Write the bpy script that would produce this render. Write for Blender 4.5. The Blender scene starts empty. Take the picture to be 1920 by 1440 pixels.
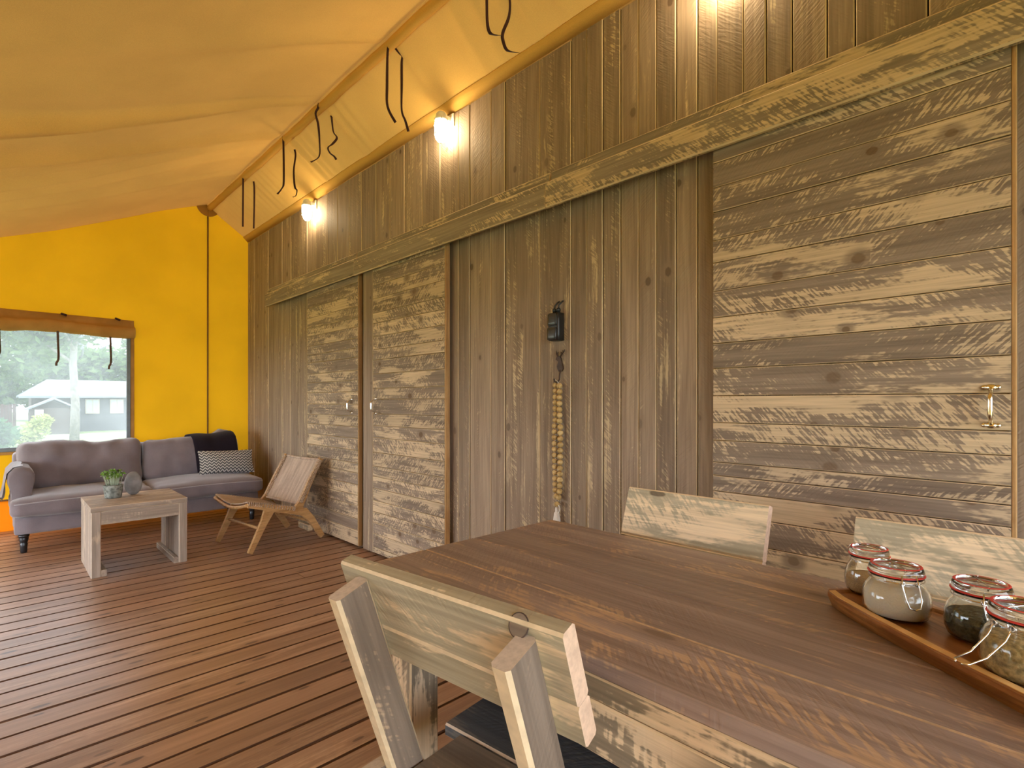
import bpy, math, random
from math import sin, cos, pi, radians, exp, sqrt
from mathutils import Vector, Matrix, noise as mnoise

random.seed(7)
SC = bpy.context.scene
COL = SC.collection

# ------------------------------------------------------------------ camera, sky, sun, exposure
cam_d = bpy.data.cameras.new('camera')
cam_d.sensor_width = 36.0
cam_d.lens = 985.0 / 1920.0 * 36.0
cam_d.shift_y = 33.0 / 1920.0
cam_d.clip_start = 0.02
cam_d.clip_end = 400
cam = bpy.data.objects.new('camera', cam_d)
COL.objects.link(cam)
cam.location = (0, 0, 1.2)
cam.rotation_euler = (pi / 2, 0, -0.776)
SC.camera = cam

world = bpy.data.worlds.new('overcast_sky')
SC.world = world
world.use_nodes = True
wbg = world.node_tree.nodes['Background']
wbg.inputs[0].default_value = (0.81, 0.89, 1.0, 1)
wbg.inputs[1].default_value = 6.0

sun_d = bpy.data.lights.new('sun', 'SUN')
sun_d.energy = 2.2
sun_d.angle = radians(6)
sun_d.color = (1.0, 0.95, 0.86)
sun = bpy.data.objects.new('sun', sun_d)
COL.objects.link(sun)
sun.rotation_euler = Vector((0.12, -0.35, -1.0)).to_track_quat('-Z', 'Y').to_euler()

SC.view_settings.view_transform = 'Standard'
SC.view_settings.look = 'None'
SC.view_settings.gamma = 1.0
SC.view_settings.use_curve_mapping = False
SC.view_settings.exposure = 0.76
SC.cycles.use_denoising = True
SC.cycles.max_bounces = 12
SC.cycles.diffuse_bounces = 6
SC.cycles.glossy_bounces = 4
SC.cycles.transmission_bounces = 12
SC.cycles.transparent_max_bounces = 12
SC.cycles.sample_clamp_indirect = 8.0
SC.cycles.caustics_reflective = False
SC.cycles.caustics_refractive = True

# ------------------------------------------------------------------ main measures (metres)
WALL_X = 2.17      # face of the plank wall
DOOR_X = 2.11      # face of the sliding doors
FAR_Y = 6.77       # yellow end wall
NEAR_Y = -2.6
LEFT_X = -2.4
RIDGE_X, RIDGE_Z = 1.72, 3.455
GROUND_Z = -0.42

# ------------------------------------------------------------------ node helper
class NT:
    def __init__(self, name):
        self.m = bpy.data.materials.new(name)
        self.m.use_nodes = True
        self.t = self.m.node_tree
        self.t.nodes.clear()
        self.out = self.t.nodes.new('ShaderNodeOutputMaterial')
    def _in(self, sock, v):
        if v is None: return
        if isinstance(v, bpy.types.NodeSocket): self.t.links.new(v, sock)
        elif isinstance(v, (tuple, list)):
            if sock.type == 'RGBA' and len(v) == 3: v = (*v, 1)
            sock.default_value = v
        else: sock.default_value = v
    def node(self, kind, ins=None, **props):
        n = self.t.nodes.new(kind)
        for k, v in props.items(): setattr(n, k, v)
        for k, v in (ins or {}).items(): self._in(n.inputs[k], v)
        return n
    def math(self, op, a, b=None, c=None, clamp=False):
        n = self.node('ShaderNodeMath', operation=op, use_clamp=clamp)
        self._in(n.inputs[0], a); self._in(n.inputs[1], b)
        if c is not None: self._in(n.inputs[2], c)
        return n.outputs[0]
    def comb(self, x, y, z):
        return self.node('ShaderNodeCombineXYZ', {0: x, 1: y, 2: z}).outputs[0]
    def noise(self, vec, scale=1.0, detail=2.0, rough=0.5, dist=0.0):
        return self.node('ShaderNodeTexNoise', {'Vector': vec, 'Scale': scale, 'Detail': detail, 'Roughness': rough, 'Distortion': dist}).outputs[0]
    def mix(self, f, a, b, blend='MIX'):
        n = self.node('ShaderNodeMix', data_type='RGBA', blend_type=blend)
        self._in(n.inputs[0], f); self._in(n.inputs[6], a); self._in(n.inputs[7], b)
        return n.outputs[2]
    def ramp(self, v, lo, hi, a=0.0, b=1.0):
        n = self.node('ShaderNodeMapRange', interpolation_type='SMOOTHSTEP')
        for i, q in enumerate((v, lo, hi, a, b)): self._in(n.inputs[i], q)
        return n.outputs[0]
    def bump(self, h, strength=0.3, dist=0.01):
        return self.node('ShaderNodeBump', {'Height': h, 'Strength': strength, 'Distance': dist}).outputs[0]
    def bsdf(self, col, rough=0.6, normal=None, metal=0.0, **kw):
        ins = {'Base Color': col, 'Roughness': rough, 'Metallic': metal}
        if normal is not None: ins['Normal'] = normal
        for k, v in kw.items(): ins[k.replace('_', ' ')] = v
        return self.node('ShaderNodeBsdfPrincipled', ins).outputs[0]
    def done(self, sh):
        self.t.links.new(sh, self.out.inputs[0]); return self.m

def plain(name, col, rough=0.6, metal=0.0, var=0.08, scale=30.0, bump=0.0, **kw):
    t = NT(name)
    oc = t.node('ShaderNodeTexCoord').outputs['Object']
    n = t.noise(oc, scale, 4)
    v = t.ramp(n, 0.25, 0.75, 1 - var, 1 + var)
    c = t.mix(1.0, col, t.comb(v, v, v), 'MULTIPLY')
    nm = t.bump(n, bump, 0.01) if bump else None
    return t.done(t.bsdf(c, rough, nm, metal, **kw))

def wood(name, dark, dark2, pale, lo, hi, saw=0.35, rough=0.7, knot=(0.08, 0.05, 0.028), tone=0.3, grain=0.4,
         knot_r=0.13, knot_part=0.55, psx=2.6, psy=9.0, bumpy=0.35, spec=0.3, kx=2.2, ky=7.0, warm=0.0):
    """Weathered plank: local x runs along the board. Stain (dark) worn through to pale wood in patches, saw strokes, knots."""
    t = NT(name)
    tc = t.node('ShaderNodeTexCoord').outputs['Object']
    sx = t.node('ShaderNodeSeparateXYZ', {0: tc}).outputs
    rnd = t.node('ShaderNodeObjectInfo').outputs['Random']
    rnd2 = t.math('FRACT', t.math('MULTIPLY', rnd, 17.31))
    rnd3 = t.math('FRACT', t.math('MULTIPLY', rnd, 91.7))
    x = t.math('ADD', sx[0], t.math('MULTIPLY', rnd, 61.0))
    y = t.math('ADD', sx[1], t.math('MULTIPLY', rnd2, 13.0))
    z = sx[2]
    v = lambda a, b: t.comb(t.math('MULTIPLY', x, a), t.math('MULTIPLY', y, b), t.math('MULTIPLY', z, b))
    g = t.noise(v(3.5, 95.0), 1, 3, 0.6)
    band = t.noise(v(1.1, 22.0), 1, 2, 0.5, 0.4)
    patch = t.noise(v(psx, psy), 1, 4, 0.62, 0.5)
    sgn = t.math('SUBTRACT', t.math('MULTIPLY', t.math('GREATER_THAN', rnd3, 0.5), 2.0), 1.0)
    ys = t.math('MULTIPLY', y, sgn)
    da = t.math('ADD', x, t.math('MULTIPLY', ys, 0.9))          # across the strokes
    db = t.math('SUBTRACT', t.math('MULTIPLY', ys, 1.1), t.math('MULTIPLY', x, 0.9))
    strokes = t.ramp(t.noise(t.comb(t.math('MULTIPLY', da, 105.0), t.math('MULTIPLY', db, 14.0), t.math('MULTIPLY', z, 20.0)), 1, 1, 0.4), 0.36, 0.64)
    sm = t.math('MULTIPLY', strokes, t.ramp(t.noise(v(2.3, 7.0), 1, 1), 0.34, 0.60))
    fine = t.noise(v(34.0, 120.0), 1, 2, 0.6)
    m = t.math('ADD', patch, t.math('MULTIPLY', t.math('SUBTRACT', g, 0.5), 0.30))
    m = t.math('ADD', m, t.math('MULTIPLY', t.math('SUBTRACT', fine, 0.5), 0.28))
    m = t.math('SUBTRACT', m, t.math('MULTIPLY', sm, saw * 0.5))
    m = t.math('ADD', m, t.math('MULTIPLY', t.math('SUBTRACT', rnd2, 0.5), 0.16))
    mask = t.ramp(m, lo, hi)
    dk = t.mix(t.ramp(band, 0.35, 0.65), dark, dark2)
    col = t.mix(mask, dk, pale)
    gv = t.ramp(g, 0.25, 0.75, 1 - grain * 0.5, 1 + grain * 0.35)
    tv = t.math('ADD', 1 - tone * 0.5, t.math('MULTIPLY', rnd3, tone))
    val = t.math('MULTIPLY', gv, tv)
    col = t.mix(1.0, col, t.comb(val, val, val), 'MULTIPLY')
    vor = t.node('ShaderNodeTexVoronoi', {'Vector': v(kx, ky), 'Scale': 1.0, 'Randomness': 0.9}, feature='F1', voronoi_dimensions='2D')
    vr = t.node('ShaderNodeSeparateColor', {0: vor.outputs['Color']}).outputs
    kd = t.math('ADD', vor.outputs['Distance'], t.math('MULTIPLY', t.math('SUBTRACT', g, 0.5), 0.05))
    on = t.math('GREATER_THAN', vr[0], knot_part)
    kr = t.math('MULTIPLY', t.math('ADD', 0.55, t.math('MULTIPLY', vr[1], 0.6)), knot_r)
    halo = t.math('MULTIPLY', t.ramp(t.math('DIVIDE', kd, kr), 2.6, 1.1), on)
    core = t.math('MULTIPLY', t.ramp(t.math('DIVIDE', kd, kr), 1.05, 0.7), on)
    col = t.mix(t.math('MULTIPLY', halo, 0.75), col, dark)
    col = t.mix(t.math('MULTIPLY', core, t.math('ADD', 0.35, t.math('MULTIPLY', vr[2], 0.5))), col, knot)
    h = t.math('ADD', t.math('MULTIPLY', g, 0.5), t.math('MULTIPLY', sm, 0.35 * (1 if saw > 0 else 0)))
    nm = t.bump(h, bumpy, 0.004)
    return t.done(t.bsdf(col, rough, nm, Specular_IOR_Level=spec))

def cloth(name, col, rough=0.9, weave=900.0, var=0.12, bump=0.25, sheen=0.3, transl=0.0, mottling=6.0):
    t = NT(name)
    oc = t.node('ShaderNodeTexCoord').outputs['Object']
    n = t.noise(oc, mottling, 3)
    f = t.noise(oc, weave, 1)
    v = t.math('MULTIPLY', t.ramp(n, 0.3, 0.7, 1 - var, 1 + var), t.ramp(f, 0.3, 0.7, 0.88, 1.1))
    c = t.mix(1.0, col, t.comb(v, v, v), 'MULTIPLY')
    nm = t.bump(f, bump, 0.002)
    if transl <= 0:
        return t.done(t.bsdf(c, rough, nm, Sheen_Weight=sheen, Specular_IOR_Level=0.2))
    d = t.node('ShaderNodeBsdfDiffuse', {'Color': c, 'Normal': nm}).outputs[0]
    tr = t.node('ShaderNodeBsdfTranslucent', {'Color': c}).outputs[0]
    return t.done(t.node('ShaderNodeMixShader', {0: transl, 1: d, 2: tr}).outputs[0])

# ------------------------------------------------------------------ materials
GREY, GREY2 = (0.255, 0.182, 0.124), (0.32, 0.235, 0.16)
PALE = (0.56, 0.42, 0.265)
M_wall = wood('stained_wall_plank', GREY, GREY2, (0.54, 0.41, 0.245), 0.555, 0.72, saw=0.55, tone=0.35, psx=1.5, psy=16.0, bumpy=0.6, knot_r=0.08, knot_part=0.66, kx=3.2, ky=5.0, knot=(0.10, 0.065, 0.04))
M_door = wood('worn_door_plank', (0.215, 0.158, 0.112), (0.275, 0.208, 0.15), PALE, 0.405, 0.525, saw=0.55, tone=0.22, psx=2.4, psy=11.0, knot_r=0.105, knot_part=0.5, kx=4.2, ky=5.2, knot=(0.13, 0.075, 0.035))
M_rail = wood('worn_rail_plank', (0.225, 0.175, 0.12), (0.29, 0.23, 0.16), (0.56, 0.42, 0.25), 0.46, 0.58, saw=0.4, tone=0.18, psx=2.4, psy=12.0, knot_r=0.09)
M_arris = wood('pale_plank_arris', (0.50, 0.37, 0.22), (0.60, 0.45, 0.27), (0.62, 0.47, 0.29), 0.4, 0.6, saw=0.0, tone=0.25, knot_part=0.95)
M_pine = wood('orange_pine_edge', (0.33, 0.17, 0.06), (0.42, 0.23, 0.085), (0.46, 0.27, 0.11), 0.4, 0.7, saw=0.0, tone=0.15, knot_part=0.5, knot_r=0.1, ky=5.0)
M_floor = wood('oiled_deck_plank', (0.28, 0.155, 0.092), (0.35, 0.20, 0.122), (0.45, 0.28, 0.175), 0.52, 0.78, saw=0.0, rough=0.36, knot=(0.05, 0.02, 0.012), tone=0.28, grain=0.25, psx=1.2, psy=16, knot_r=0.12, knot_part=0.55, bumpy=0.12, spec=0.5, kx=3.4, ky=11.0)
M_floor_edge = plain('deck_plank_edge', (0.075, 0.032, 0.016), 0.8)
M_table = wood('brown_stained_table_plank', (0.225, 0.160, 0.132), (0.295, 0.218, 0.182), (0.42, 0.28, 0.175), 0.54, 0.66, saw=0.4, rough=0.36, tone=0.22, grain=0.45, psx=3.0, psy=12, knot_r=0.08, knot_part=0.7, spec=0.4)
M_table_arris = plain('worn_table_arris', (0.46, 0.31, 0.18), 0.6, var=0.2, scale=60)
M_apron = wood('table_apron_plank', (0.20, 0.155, 0.105), (0.27, 0.21, 0.14), (0.60, 0.45, 0.29), 0.50, 0.60, saw=0.2, tone=0.1, psx=2.6, psy=8)
M_chair = wood('greenish_grey_chair_wood', (0.36, 0.315, 0.215), (0.46, 0.40, 0.28), (0.70, 0.56, 0.37), 0.44, 0.60, saw=0.3, tone=0.15, grain=0.4, psx=3.2, psy=12, knot_r=0.07, knot_part=0.72, rough=0.65)
M_post = wood('brown_grey_chair_post', (0.175, 0.128, 0.092), (0.225, 0.168, 0.122), (0.42, 0.29, 0.18), 0.54, 0.68, saw=0.25, tone=0.15, grain=0.4, psx=3, psy=12, knot_r=0.07, knot_part=0.7)
M_chair_arris = plain('sanded_chair_arris', (0.66, 0.52, 0.33), 0.6, var=0.12, scale=40)
M_endgrain = plain('pinkish_end_grain', (0.56, 0.38, 0.26), 0.7, var=0.14, scale=90)
M_postend = plain('greyish_post_end', (0.50, 0.42, 0.34), 0.75, var=0.12, scale=120)
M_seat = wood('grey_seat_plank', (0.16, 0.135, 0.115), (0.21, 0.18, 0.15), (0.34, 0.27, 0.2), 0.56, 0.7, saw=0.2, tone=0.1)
M_seat_shade = wood('shaded_seat_plank', (0.075, 0.085, 0.10), (0.10, 0.11, 0.125), (0.18, 0.17, 0.16), 0.6, 0.75, saw=0.1, tone=0.1)  # blue-grey shading of the front seat plank, put into its colour
M_coffee = wood('grey_washed_coffee_table', (0.30, 0.235, 0.185), (0.37, 0.295, 0.235), (0.52, 0.40, 0.29), 0.50, 0.66, saw=0.25, tone=0.12, psx=3.5, psy=12, knot_r=0.06, knot_part=0.75)
M_coffee_arris = plain('coffee_table_arris', (0.55, 0.44, 0.33), 0.65, var=0.1)
M_teak = wood('honey_teak', (0.34, 0.175, 0.06), (0.42, 0.23, 0.085), (0.50, 0.29, 0.12), 0.45, 0.7, saw=0.0, rough=0.5, tone=0.1, knot_part=0.97)
M_tray = wood('acacia_tray', (0.23, 0.085, 0.022), (0.32, 0.135, 0.035), (0.40, 0.19, 0.06), 0.45, 0.7, saw=0.0, rough=0.35, tone=0.05, knot_part=0.97, spec=0.5, psy=20)
M_rim_strip = plain('pale_rim_strip', (0.72, 0.46, 0.18), 0.4, var=0.12)
M_backing = plain('dark_backing', (0.035, 0.024, 0.016), 0.9)
M_canvas = cloth('sand_canvas_roof', (0.68, 0.395, 0.10), weave=700, var=0.05, bump=0.12, transl=0.030, mottling=2.0)
M_yellow = cloth('yellow_canvas_end_wall', (0.80, 0.42, 0.012), weave=500, var=0.06, bump=0.1, transl=0.058, mottling=1.5)
M_orange = cloth('orange_mud_flap', (0.80, 0.21, 0.008), weave=500, var=0.06, bump=0.1, transl=0.11, mottling=1.5)
M_flap = cloth('rolled_window_canvas', (0.55, 0.30, 0.09), weave=600, var=0.12, bump=0.15, transl=0.3)
M_patch = cloth('ridge_patch_canvas', (0.46, 0.24, 0.06), weave=600, var=0.05, transl=0.12)
M_strap = plain('dark_red_webbing', (0.045, 0.012, 0.010), 0.9, var=0.2, scale=200)
M_strap2 = plain('brown_window_tape', (0.10, 0.055, 0.035), 0.9)
M_frame = plain('grey_window_binding', (0.17, 0.20, 0.22), 0.7)
M_seam = plain('brown_seam_cord', (0.19, 0.085, 0.02), 0.9)
M_sofa = cloth('mauve_grey_linen', (0.195, 0.158, 0.165), weave=520, var=0.10, bump=0.35, sheen=0.4)
M_piping = cloth('backlit_piping', (0.36, 0.33, 0.34), weave=800)  # paler than the linen: window backlight on the edges is in the colour
M_black = plain('black_lacquer', (0.012, 0.011, 0.013), 0.28, var=0.1)
M_throw = cloth('midnight_velvet', (0.010, 0.006, 0.012), weave=300, bump=0.3, sheen=0.06)
M_steel = plain('polished_steel', (0.75, 0.74, 0.72), 0.18, metal=1.0, var=0.03)
M_chrome = plain('brassy_chrome', (0.80, 0.72, 0.55), 0.10, metal=1.0, var=0.03)
M_plastic = plain('black_plastic', (0.014, 0.014, 0.015), 0.38, var=0.1)
M_plastic2 = plain('glossy_black_cover', (0.035, 0.037, 0.04), 0.22, var=0.1)
M_iron = plain('rusty_cast_iron', (0.045, 0.022, 0.014), 0.6, var=0.3, bump=0.3)
M_bead = wood('varnished_bead_wood', (0.42, 0.275, 0.10), (0.48, 0.32, 0.125), (0.55, 0.38, 0.16), 0.4, 0.7, saw=0.0, rough=0.4, tone=0.15, knot_part=0.97)
M_cotton = cloth('off_white_cotton', (0.66, 0.62, 0.56), weave=900)
M_white = plain('white_enamel', (0.82, 0.82, 0.78), 0.35, var=0.04)
M_pot = plain('speckled_concrete_pot', (0.20, 0.21, 0.19), 0.9, var=0.55, scale=45, bump=0.5)
M_soil = plain('potting_soil', (0.05, 0.035, 0.025), 0.95)
M_leaf_pot = plain('fresh_green_leaf', (0.16, 0.30, 0.035), 0.5, var=0.3, scale=40)
M_stem = plain('pale_stem', (0.45, 0.50, 0.36), 0.6)
M_stone = plain('grey_stone', (0.22, 0.205, 0.20), 0.75, var=0.18, scale=25, bump=0.2)
M_seal = plain('red_rubber_seal', (0.62, 0.045, 0.035), 0.45)
M_sugar = plain('white_sugar', (0.86, 0.80, 0.70), 0.8, var=0.04, scale=400, bump=0.2)
M_cane = plain('brown_sugar', (0.50, 0.33, 0.16), 0.85, var=0.2, scale=400, bump=0.3)
M_beans = plain('dark_loose_tea', (0.05, 0.055, 0.035), 0.7, var=0.8, scale=160, bump=0.8)
M_pasta = plain('pale_grain', (0.55, 0.42, 0.20), 0.7, var=0.45, scale=140, bump=0.8)

def mk_glass():
    t = NT('clear_jar_glass')
    return t.done(t.node('ShaderNodeBsdfPrincipled', {'Base Color': (0.97, 0.99, 0.98, 1), 'Roughness': 0.02, 'IOR': 1.45, 'Transmission Weight': 1.0}).outputs[0])
M_glass = mk_glass()

def mk_pane():
    t = NT('hazy_clear_window_film')
    oc = t.node('ShaderNodeTexCoord').outputs['Object']
    n = t.noise(oc, 3.0, 3)
    tp = t.node('ShaderNodeBsdfTransparent', {'Color': (0.42, 0.43, 0.42, 1)}).outputs[0]
    tl = t.node('ShaderNodeBsdfTranslucent', {'Color': (0.92, 0.95, 0.97, 1)}).outputs[0]
    return t.done(t.node('ShaderNodeMixShader', {0: t.ramp(n, 0.3, 0.7, 0.08, 0.12), 1: tp, 2: tl}).outputs[0])
M_pane = mk_pane()

def mk_glow():
    t = NT('lit_frosted_lamp_glass')
    return t.done(t.node('ShaderNodeEmission', {'Color': (1.0, 0.80, 0.50, 1), 'Strength': 65.0}).outputs[0])
M_glow = mk_glow()

def mk_weave():
    t = NT('woven_paper_cord')
    oc = t.node('ShaderNodeTexCoord').outputs['Object']
    s = t.node('ShaderNodeSeparateXYZ', {0: oc}).outputs
    P = 0.0085
    n = t.noise(oc, 25.0, 2)
    a = t.math('SINE', t.math('ADD', t.math('MULTIPLY', s[0], 2 * pi / P), t.math('MULTIPLY', n, 3.0)))
    b = t.math('SINE', t.math('ADD', t.math('MULTIPLY', s[1], 2 * pi / P), t.math('MULTIPLY', n, 3.0)))
    w = t.math('MULTIPLY', a, b)
    k = t.ramp(w, -0.5, 0.6)
    col = t.mix(k, (0.23, 0.145, 0.095), (0.66, 0.52, 0.40))
    big = t.ramp(t.noise(t.comb(t.math('MULTIPLY', s[0], 4.0), t.math('MULTIPLY', s[1], 30.0), 0.0), 1, 2), 0.3, 0.7, 0.8, 1.15)
    col = t.mix(1.0, col, t.comb(big, big, big), 'MULTIPLY')
    return t.done(t.bsdf(col, 0.75, t.bump(w, 0.5, 0.002)))
M_weave = mk_weave()

def mk_zigzag():
    t = NT('zigzag_woven_cushion')
    oc = t.node('ShaderNodeTexCoord').outputs['Object']
    s = t.node('ShaderNodeSeparateXYZ', {0: oc}).outputs
    tri = t.math('ABSOLUTE', t.math('SUBTRACT', t.math('FRACT', t.math('MULTIPLY', s[0], 26.0)), 0.5))
    ph = t.math('FRACT', t.math('ADD', t.math('MULTIPLY', s[1], 34.0), t.math('MULTIPLY', tri, 1.5)))
    k = t.ramp(t.math('ABSOLUTE', t.math('SUBTRACT', ph, 0.5)), 0.2, 0.3)
    n = t.noise(oc, 300.0, 1)
    col = t.mix(k, (0.05, 0.05, 0.055), (0.50, 0.47, 0.43))
    v = t.ramp(n, 0.3, 0.7, 0.8, 1.15)
    col = t.mix(1.0, col, t.comb(v, v, v), 'MULTIPLY')
    return t.done(t.bsdf(col, 0.9, t.bump(k, 0.3, 0.003)))
M_zig = mk_zigzag()

def mk_leaf(name, a, b):
    t = NT(name)
    r = t.noise(t.node('ShaderNodeTexCoord').outputs['Object'], 3.0, 3, 0.7)
    c = t.mix(t.ramp(r, 0.3, 0.7), a, b)
    d = t.node('ShaderNodeBsdfDiffuse', {'Color': c}).outputs[0]
    tr = t.node('ShaderNodeBsdfTranslucent', {'Color': c}).outputs[0]
    return t.done(t.node('ShaderNodeMixShader', {0: 0.4, 1: d, 2: tr}).outputs[0])
M_leaf = mk_leaf('tree_leaves', (0.07, 0.14, 0.05), (0.20, 0.28, 0.10))
M_leaf_dark = mk_leaf('dark_hedge_leaves', (0.05, 0.11, 0.06), (0.11, 0.20, 0.09))
M_leaf_yel = mk_leaf('yellow_green_leaves', (0.30, 0.36, 0.10), (0.48, 0.50, 0.20))
M_bark = plain('pale_bark', (0.26, 0.235, 0.21), 0.9, var=0.3, scale=8)
M_bark2 = plain('grey_bark', (0.22, 0.23, 0.23), 0.9, var=0.3, scale=8)
M_lawn = plain('mown_lawn', (0.17, 0.22, 0.09), 0.95, var=0.3, scale=3)
M_path = plain('pale_sand_path', (0.42, 0.37, 0.31), 0.95, var=0.15, scale=5)
M_cabin = plain('dark_cabin_boards', (0.085, 0.06, 0.05), 0.85, var=0.2)
M_cabin_grey = plain('grey_cabin_boards', (0.13, 0.125, 0.135), 0.85, var=0.15)
M_cabin_roof = plain('weathered_cabin_roof', (0.30, 0.33, 0.36), 0.8, var=0.12, scale=4)
M_cabin_glass = plain('pale_curtained_window', (0.45, 0.55, 0.48), 0.3)
M_pale_board = plain('pale_fence_boards', (0.52, 0.44, 0.36), 0.85, var=0.15)
M_umber = plain('red_brown_fence', (0.13, 0.055, 0.045), 0.85, var=0.2)

# ------------------------------------------------------------------ mesh helpers
def link(ob, parent=None, M=None):
    COL.objects.link(ob)
    if parent is not None: ob.parent = parent
    if M is not None: ob.matrix_basis = M
    return ob

def mesh_ob(name, verts, faces, mats, parent=None, M=None, smooth=False, fmat=None):
    me = bpy.data.meshes.new(name)
    me.from_pydata([tuple(v) for v in verts], [], faces)
    for m in (mats if isinstance(mats, (list, tuple)) else [mats]): me.materials.append(m)
    if fmat: me.polygons.foreach_set('material_index', fmat)
    if smooth: me.polygons.foreach_set('use_smooth', [True] * len(me.polygons))
    me.update()
    return link(bpy.data.objects.new(name, me), parent, M)

def frame(o, xd, yd):
    x = Vector(xd).normalized(); y = Vector(yd); y = (y - x * y.dot(x)).normalized(); z = x.cross(y)
    return Matrix(((x.x, y.x, z.x, o[0]), (x.y, y.y, z.y, o[1]), (x.z, y.z, z.z, o[2]), (0, 0, 0, 1)))

T = Matrix.Translation
def RZ(a): return Matrix.Rotation(a, 4, 'Z')

def thing(name, label, cat, M=None, group=None):
    o = bpy.data.objects.new(name, None)
    o.empty_display_size = 0.1
    link(o, None, M or Matrix())
    return tag(o, label, cat, group)

def tag(o, label, cat=None, group=None):
    o['label'] = label
    if cat: o['category'] = cat
    if group: o['group'] = group
    return o

def struct(o, label=None):
    o['kind'] = 'structure'
    if label: o['label'] = label
    return o

def sroot(name, label=None, M=None):
    o = bpy.data.objects.new(name, None)
    link(o, None, M or Matrix())
    return struct(o, label)

def board_geo(L, W, Th, ch=0.003, dx=0.0):
    """Board centred at the origin: x length, y width, z thickness, four long edges chamfered, ends chamfered a little."""
    y, z, c = W / 2, Th / 2, min(ch, W / 4, Th / 4)
    sec = [(-y + c, -z), (y - c, -z), (y, -z + c), (y, z - c), (y - c, z), (-y + c, z), (-y, z - c), (-y, -z + c)]
    V, F, FM = [], [], []
    for sx in (-1, 1):
        for a, b in sec: V.append((sx * L / 2, a, b))
    for i in range(8):
        j = (i + 1) % 8
        F.append((i, j, 8 + j, 8 + i)); FM.append(1 if i in (1, 3, 5, 7) else 0)
    F.append(tuple(range(7, -1, -1))); FM.append(2)
    F.append(tuple(range(8, 16))); FM.append(2)
    return V, F, FM

def board(name, parent, L, W, Th, M, mats, ch=0.003, pale_sides=False):
    V, F, FM = board_geo(L, W, Th, ch)
    if pale_sides: FM[2] = FM[6] = 1
    mats = list(mats) if isinstance(mats, (list, tuple)) else [mats]
    while len(mats) < 3: mats.append(mats[0] if len(mats) == 1 else mats[-1])
    return mesh_ob(name, V, F, mats, parent, M, fmat=FM)

def bx(name, parent, lo, hi, mats, ch=0.003, axis=0):
    """Board given by its two corners; axis = the direction of its length."""
    lo, hi = Vector(lo), Vector(hi); c = (lo + hi) / 2; d = hi - lo
    if axis == 0: M, s = frame(c, (1, 0, 0), (0, 1, 0)), (d.x, d.y, d.z)
    elif axis == 1: M, s = frame(c, (0, 1, 0), (-1, 0, 0)), (d.y, d.x, d.z)
    else: M, s = frame(c, (0, 0, 1), (0, 1, 0)), (d.z, d.y, d.x)
    return board(name, parent, *s, M, mats, ch)

def tube_geo(pts, r, n=8, closed=False, caps=True):
    pts = [Vector(p) for p in pts]; N = len(pts)
    rr = r if isinstance(r, (list, tuple)) else [r] * N
    V, F = [], []
    up = None
    for i, p in enumerate(pts):
        a = pts[(i - 1) % N] if (closed or i > 0) else p
        b = pts[(i + 1) % N] if (closed or i < N - 1) else p
        d = (b - a).normalized()
        if up is None: up = Vector((0, 0, 1)) if abs(d.z) < 0.9 else Vector((1, 0, 0))
        up = (up - d * up.dot(d))
        if up.length < 1e-6: up = d.orthogonal()
        up.normalize(); s = d.cross(up)
        for k in range(n):
            t = 2 * pi * k / n
            V.append(p + (up * cos(t) + s * sin(t)) * rr[i])
    for i in range(N if closed else N - 1):
        for k in range(n):
            a, b = i * n + k, i * n + (k + 1) % n
            c, d = ((i + 1) % N) * n + (k + 1) % n, ((i + 1) % N) * n + k
            F.append((a, d, c, b))
    if not closed and caps:
        F.append(tuple(range(n))); F.append(tuple(range((N - 1) * n + n - 1, (N - 1) * n - 1, -1)))
    return V, F

def tube(name, parent, pts, r, mat, n=8, M=None, closed=False):
    V, F = tube_geo(pts, r, n, closed)
    return mesh_ob(name, V, F, mat, parent, M, True)

def lathe_geo(prof, n=24):
    V, F = [], []
    for r, z in prof:
        for k in range(n):
            t = 2 * pi * k / n
            V.append((r * cos(t), r * sin(t), z))
    for i in range(len(prof) - 1):
        for k in range(n):
            a, b = i * n + k, i * n + (k + 1) % n
            F.append((a, b, b + n, a + n))
    if prof[0][0] > 1e-6: F.append(tuple(range(n - 1, -1, -1)))
    if prof[-1][0] > 1e-6: F.append(tuple(range((len(prof) - 1) * n, len(prof) * n)))
    return V, F

def lathe(name, parent, prof, mat, n=24, M=None, caps=True):
    V, F = lathe_geo(prof, n)
    if not caps: F = [f for f in F if len(f) == 4]
    return mesh_ob(name, V, F, mat, parent, M, True)

def merge(*gs):
    V, F = [], []
    for v, f in gs:
        o = len(V); V += list(v); F += [tuple(i + o for i in q) for q in f]
    return V, F

def xf(g, M): return [M @ Vector(v) for v in g[0]], g[1]

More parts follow.
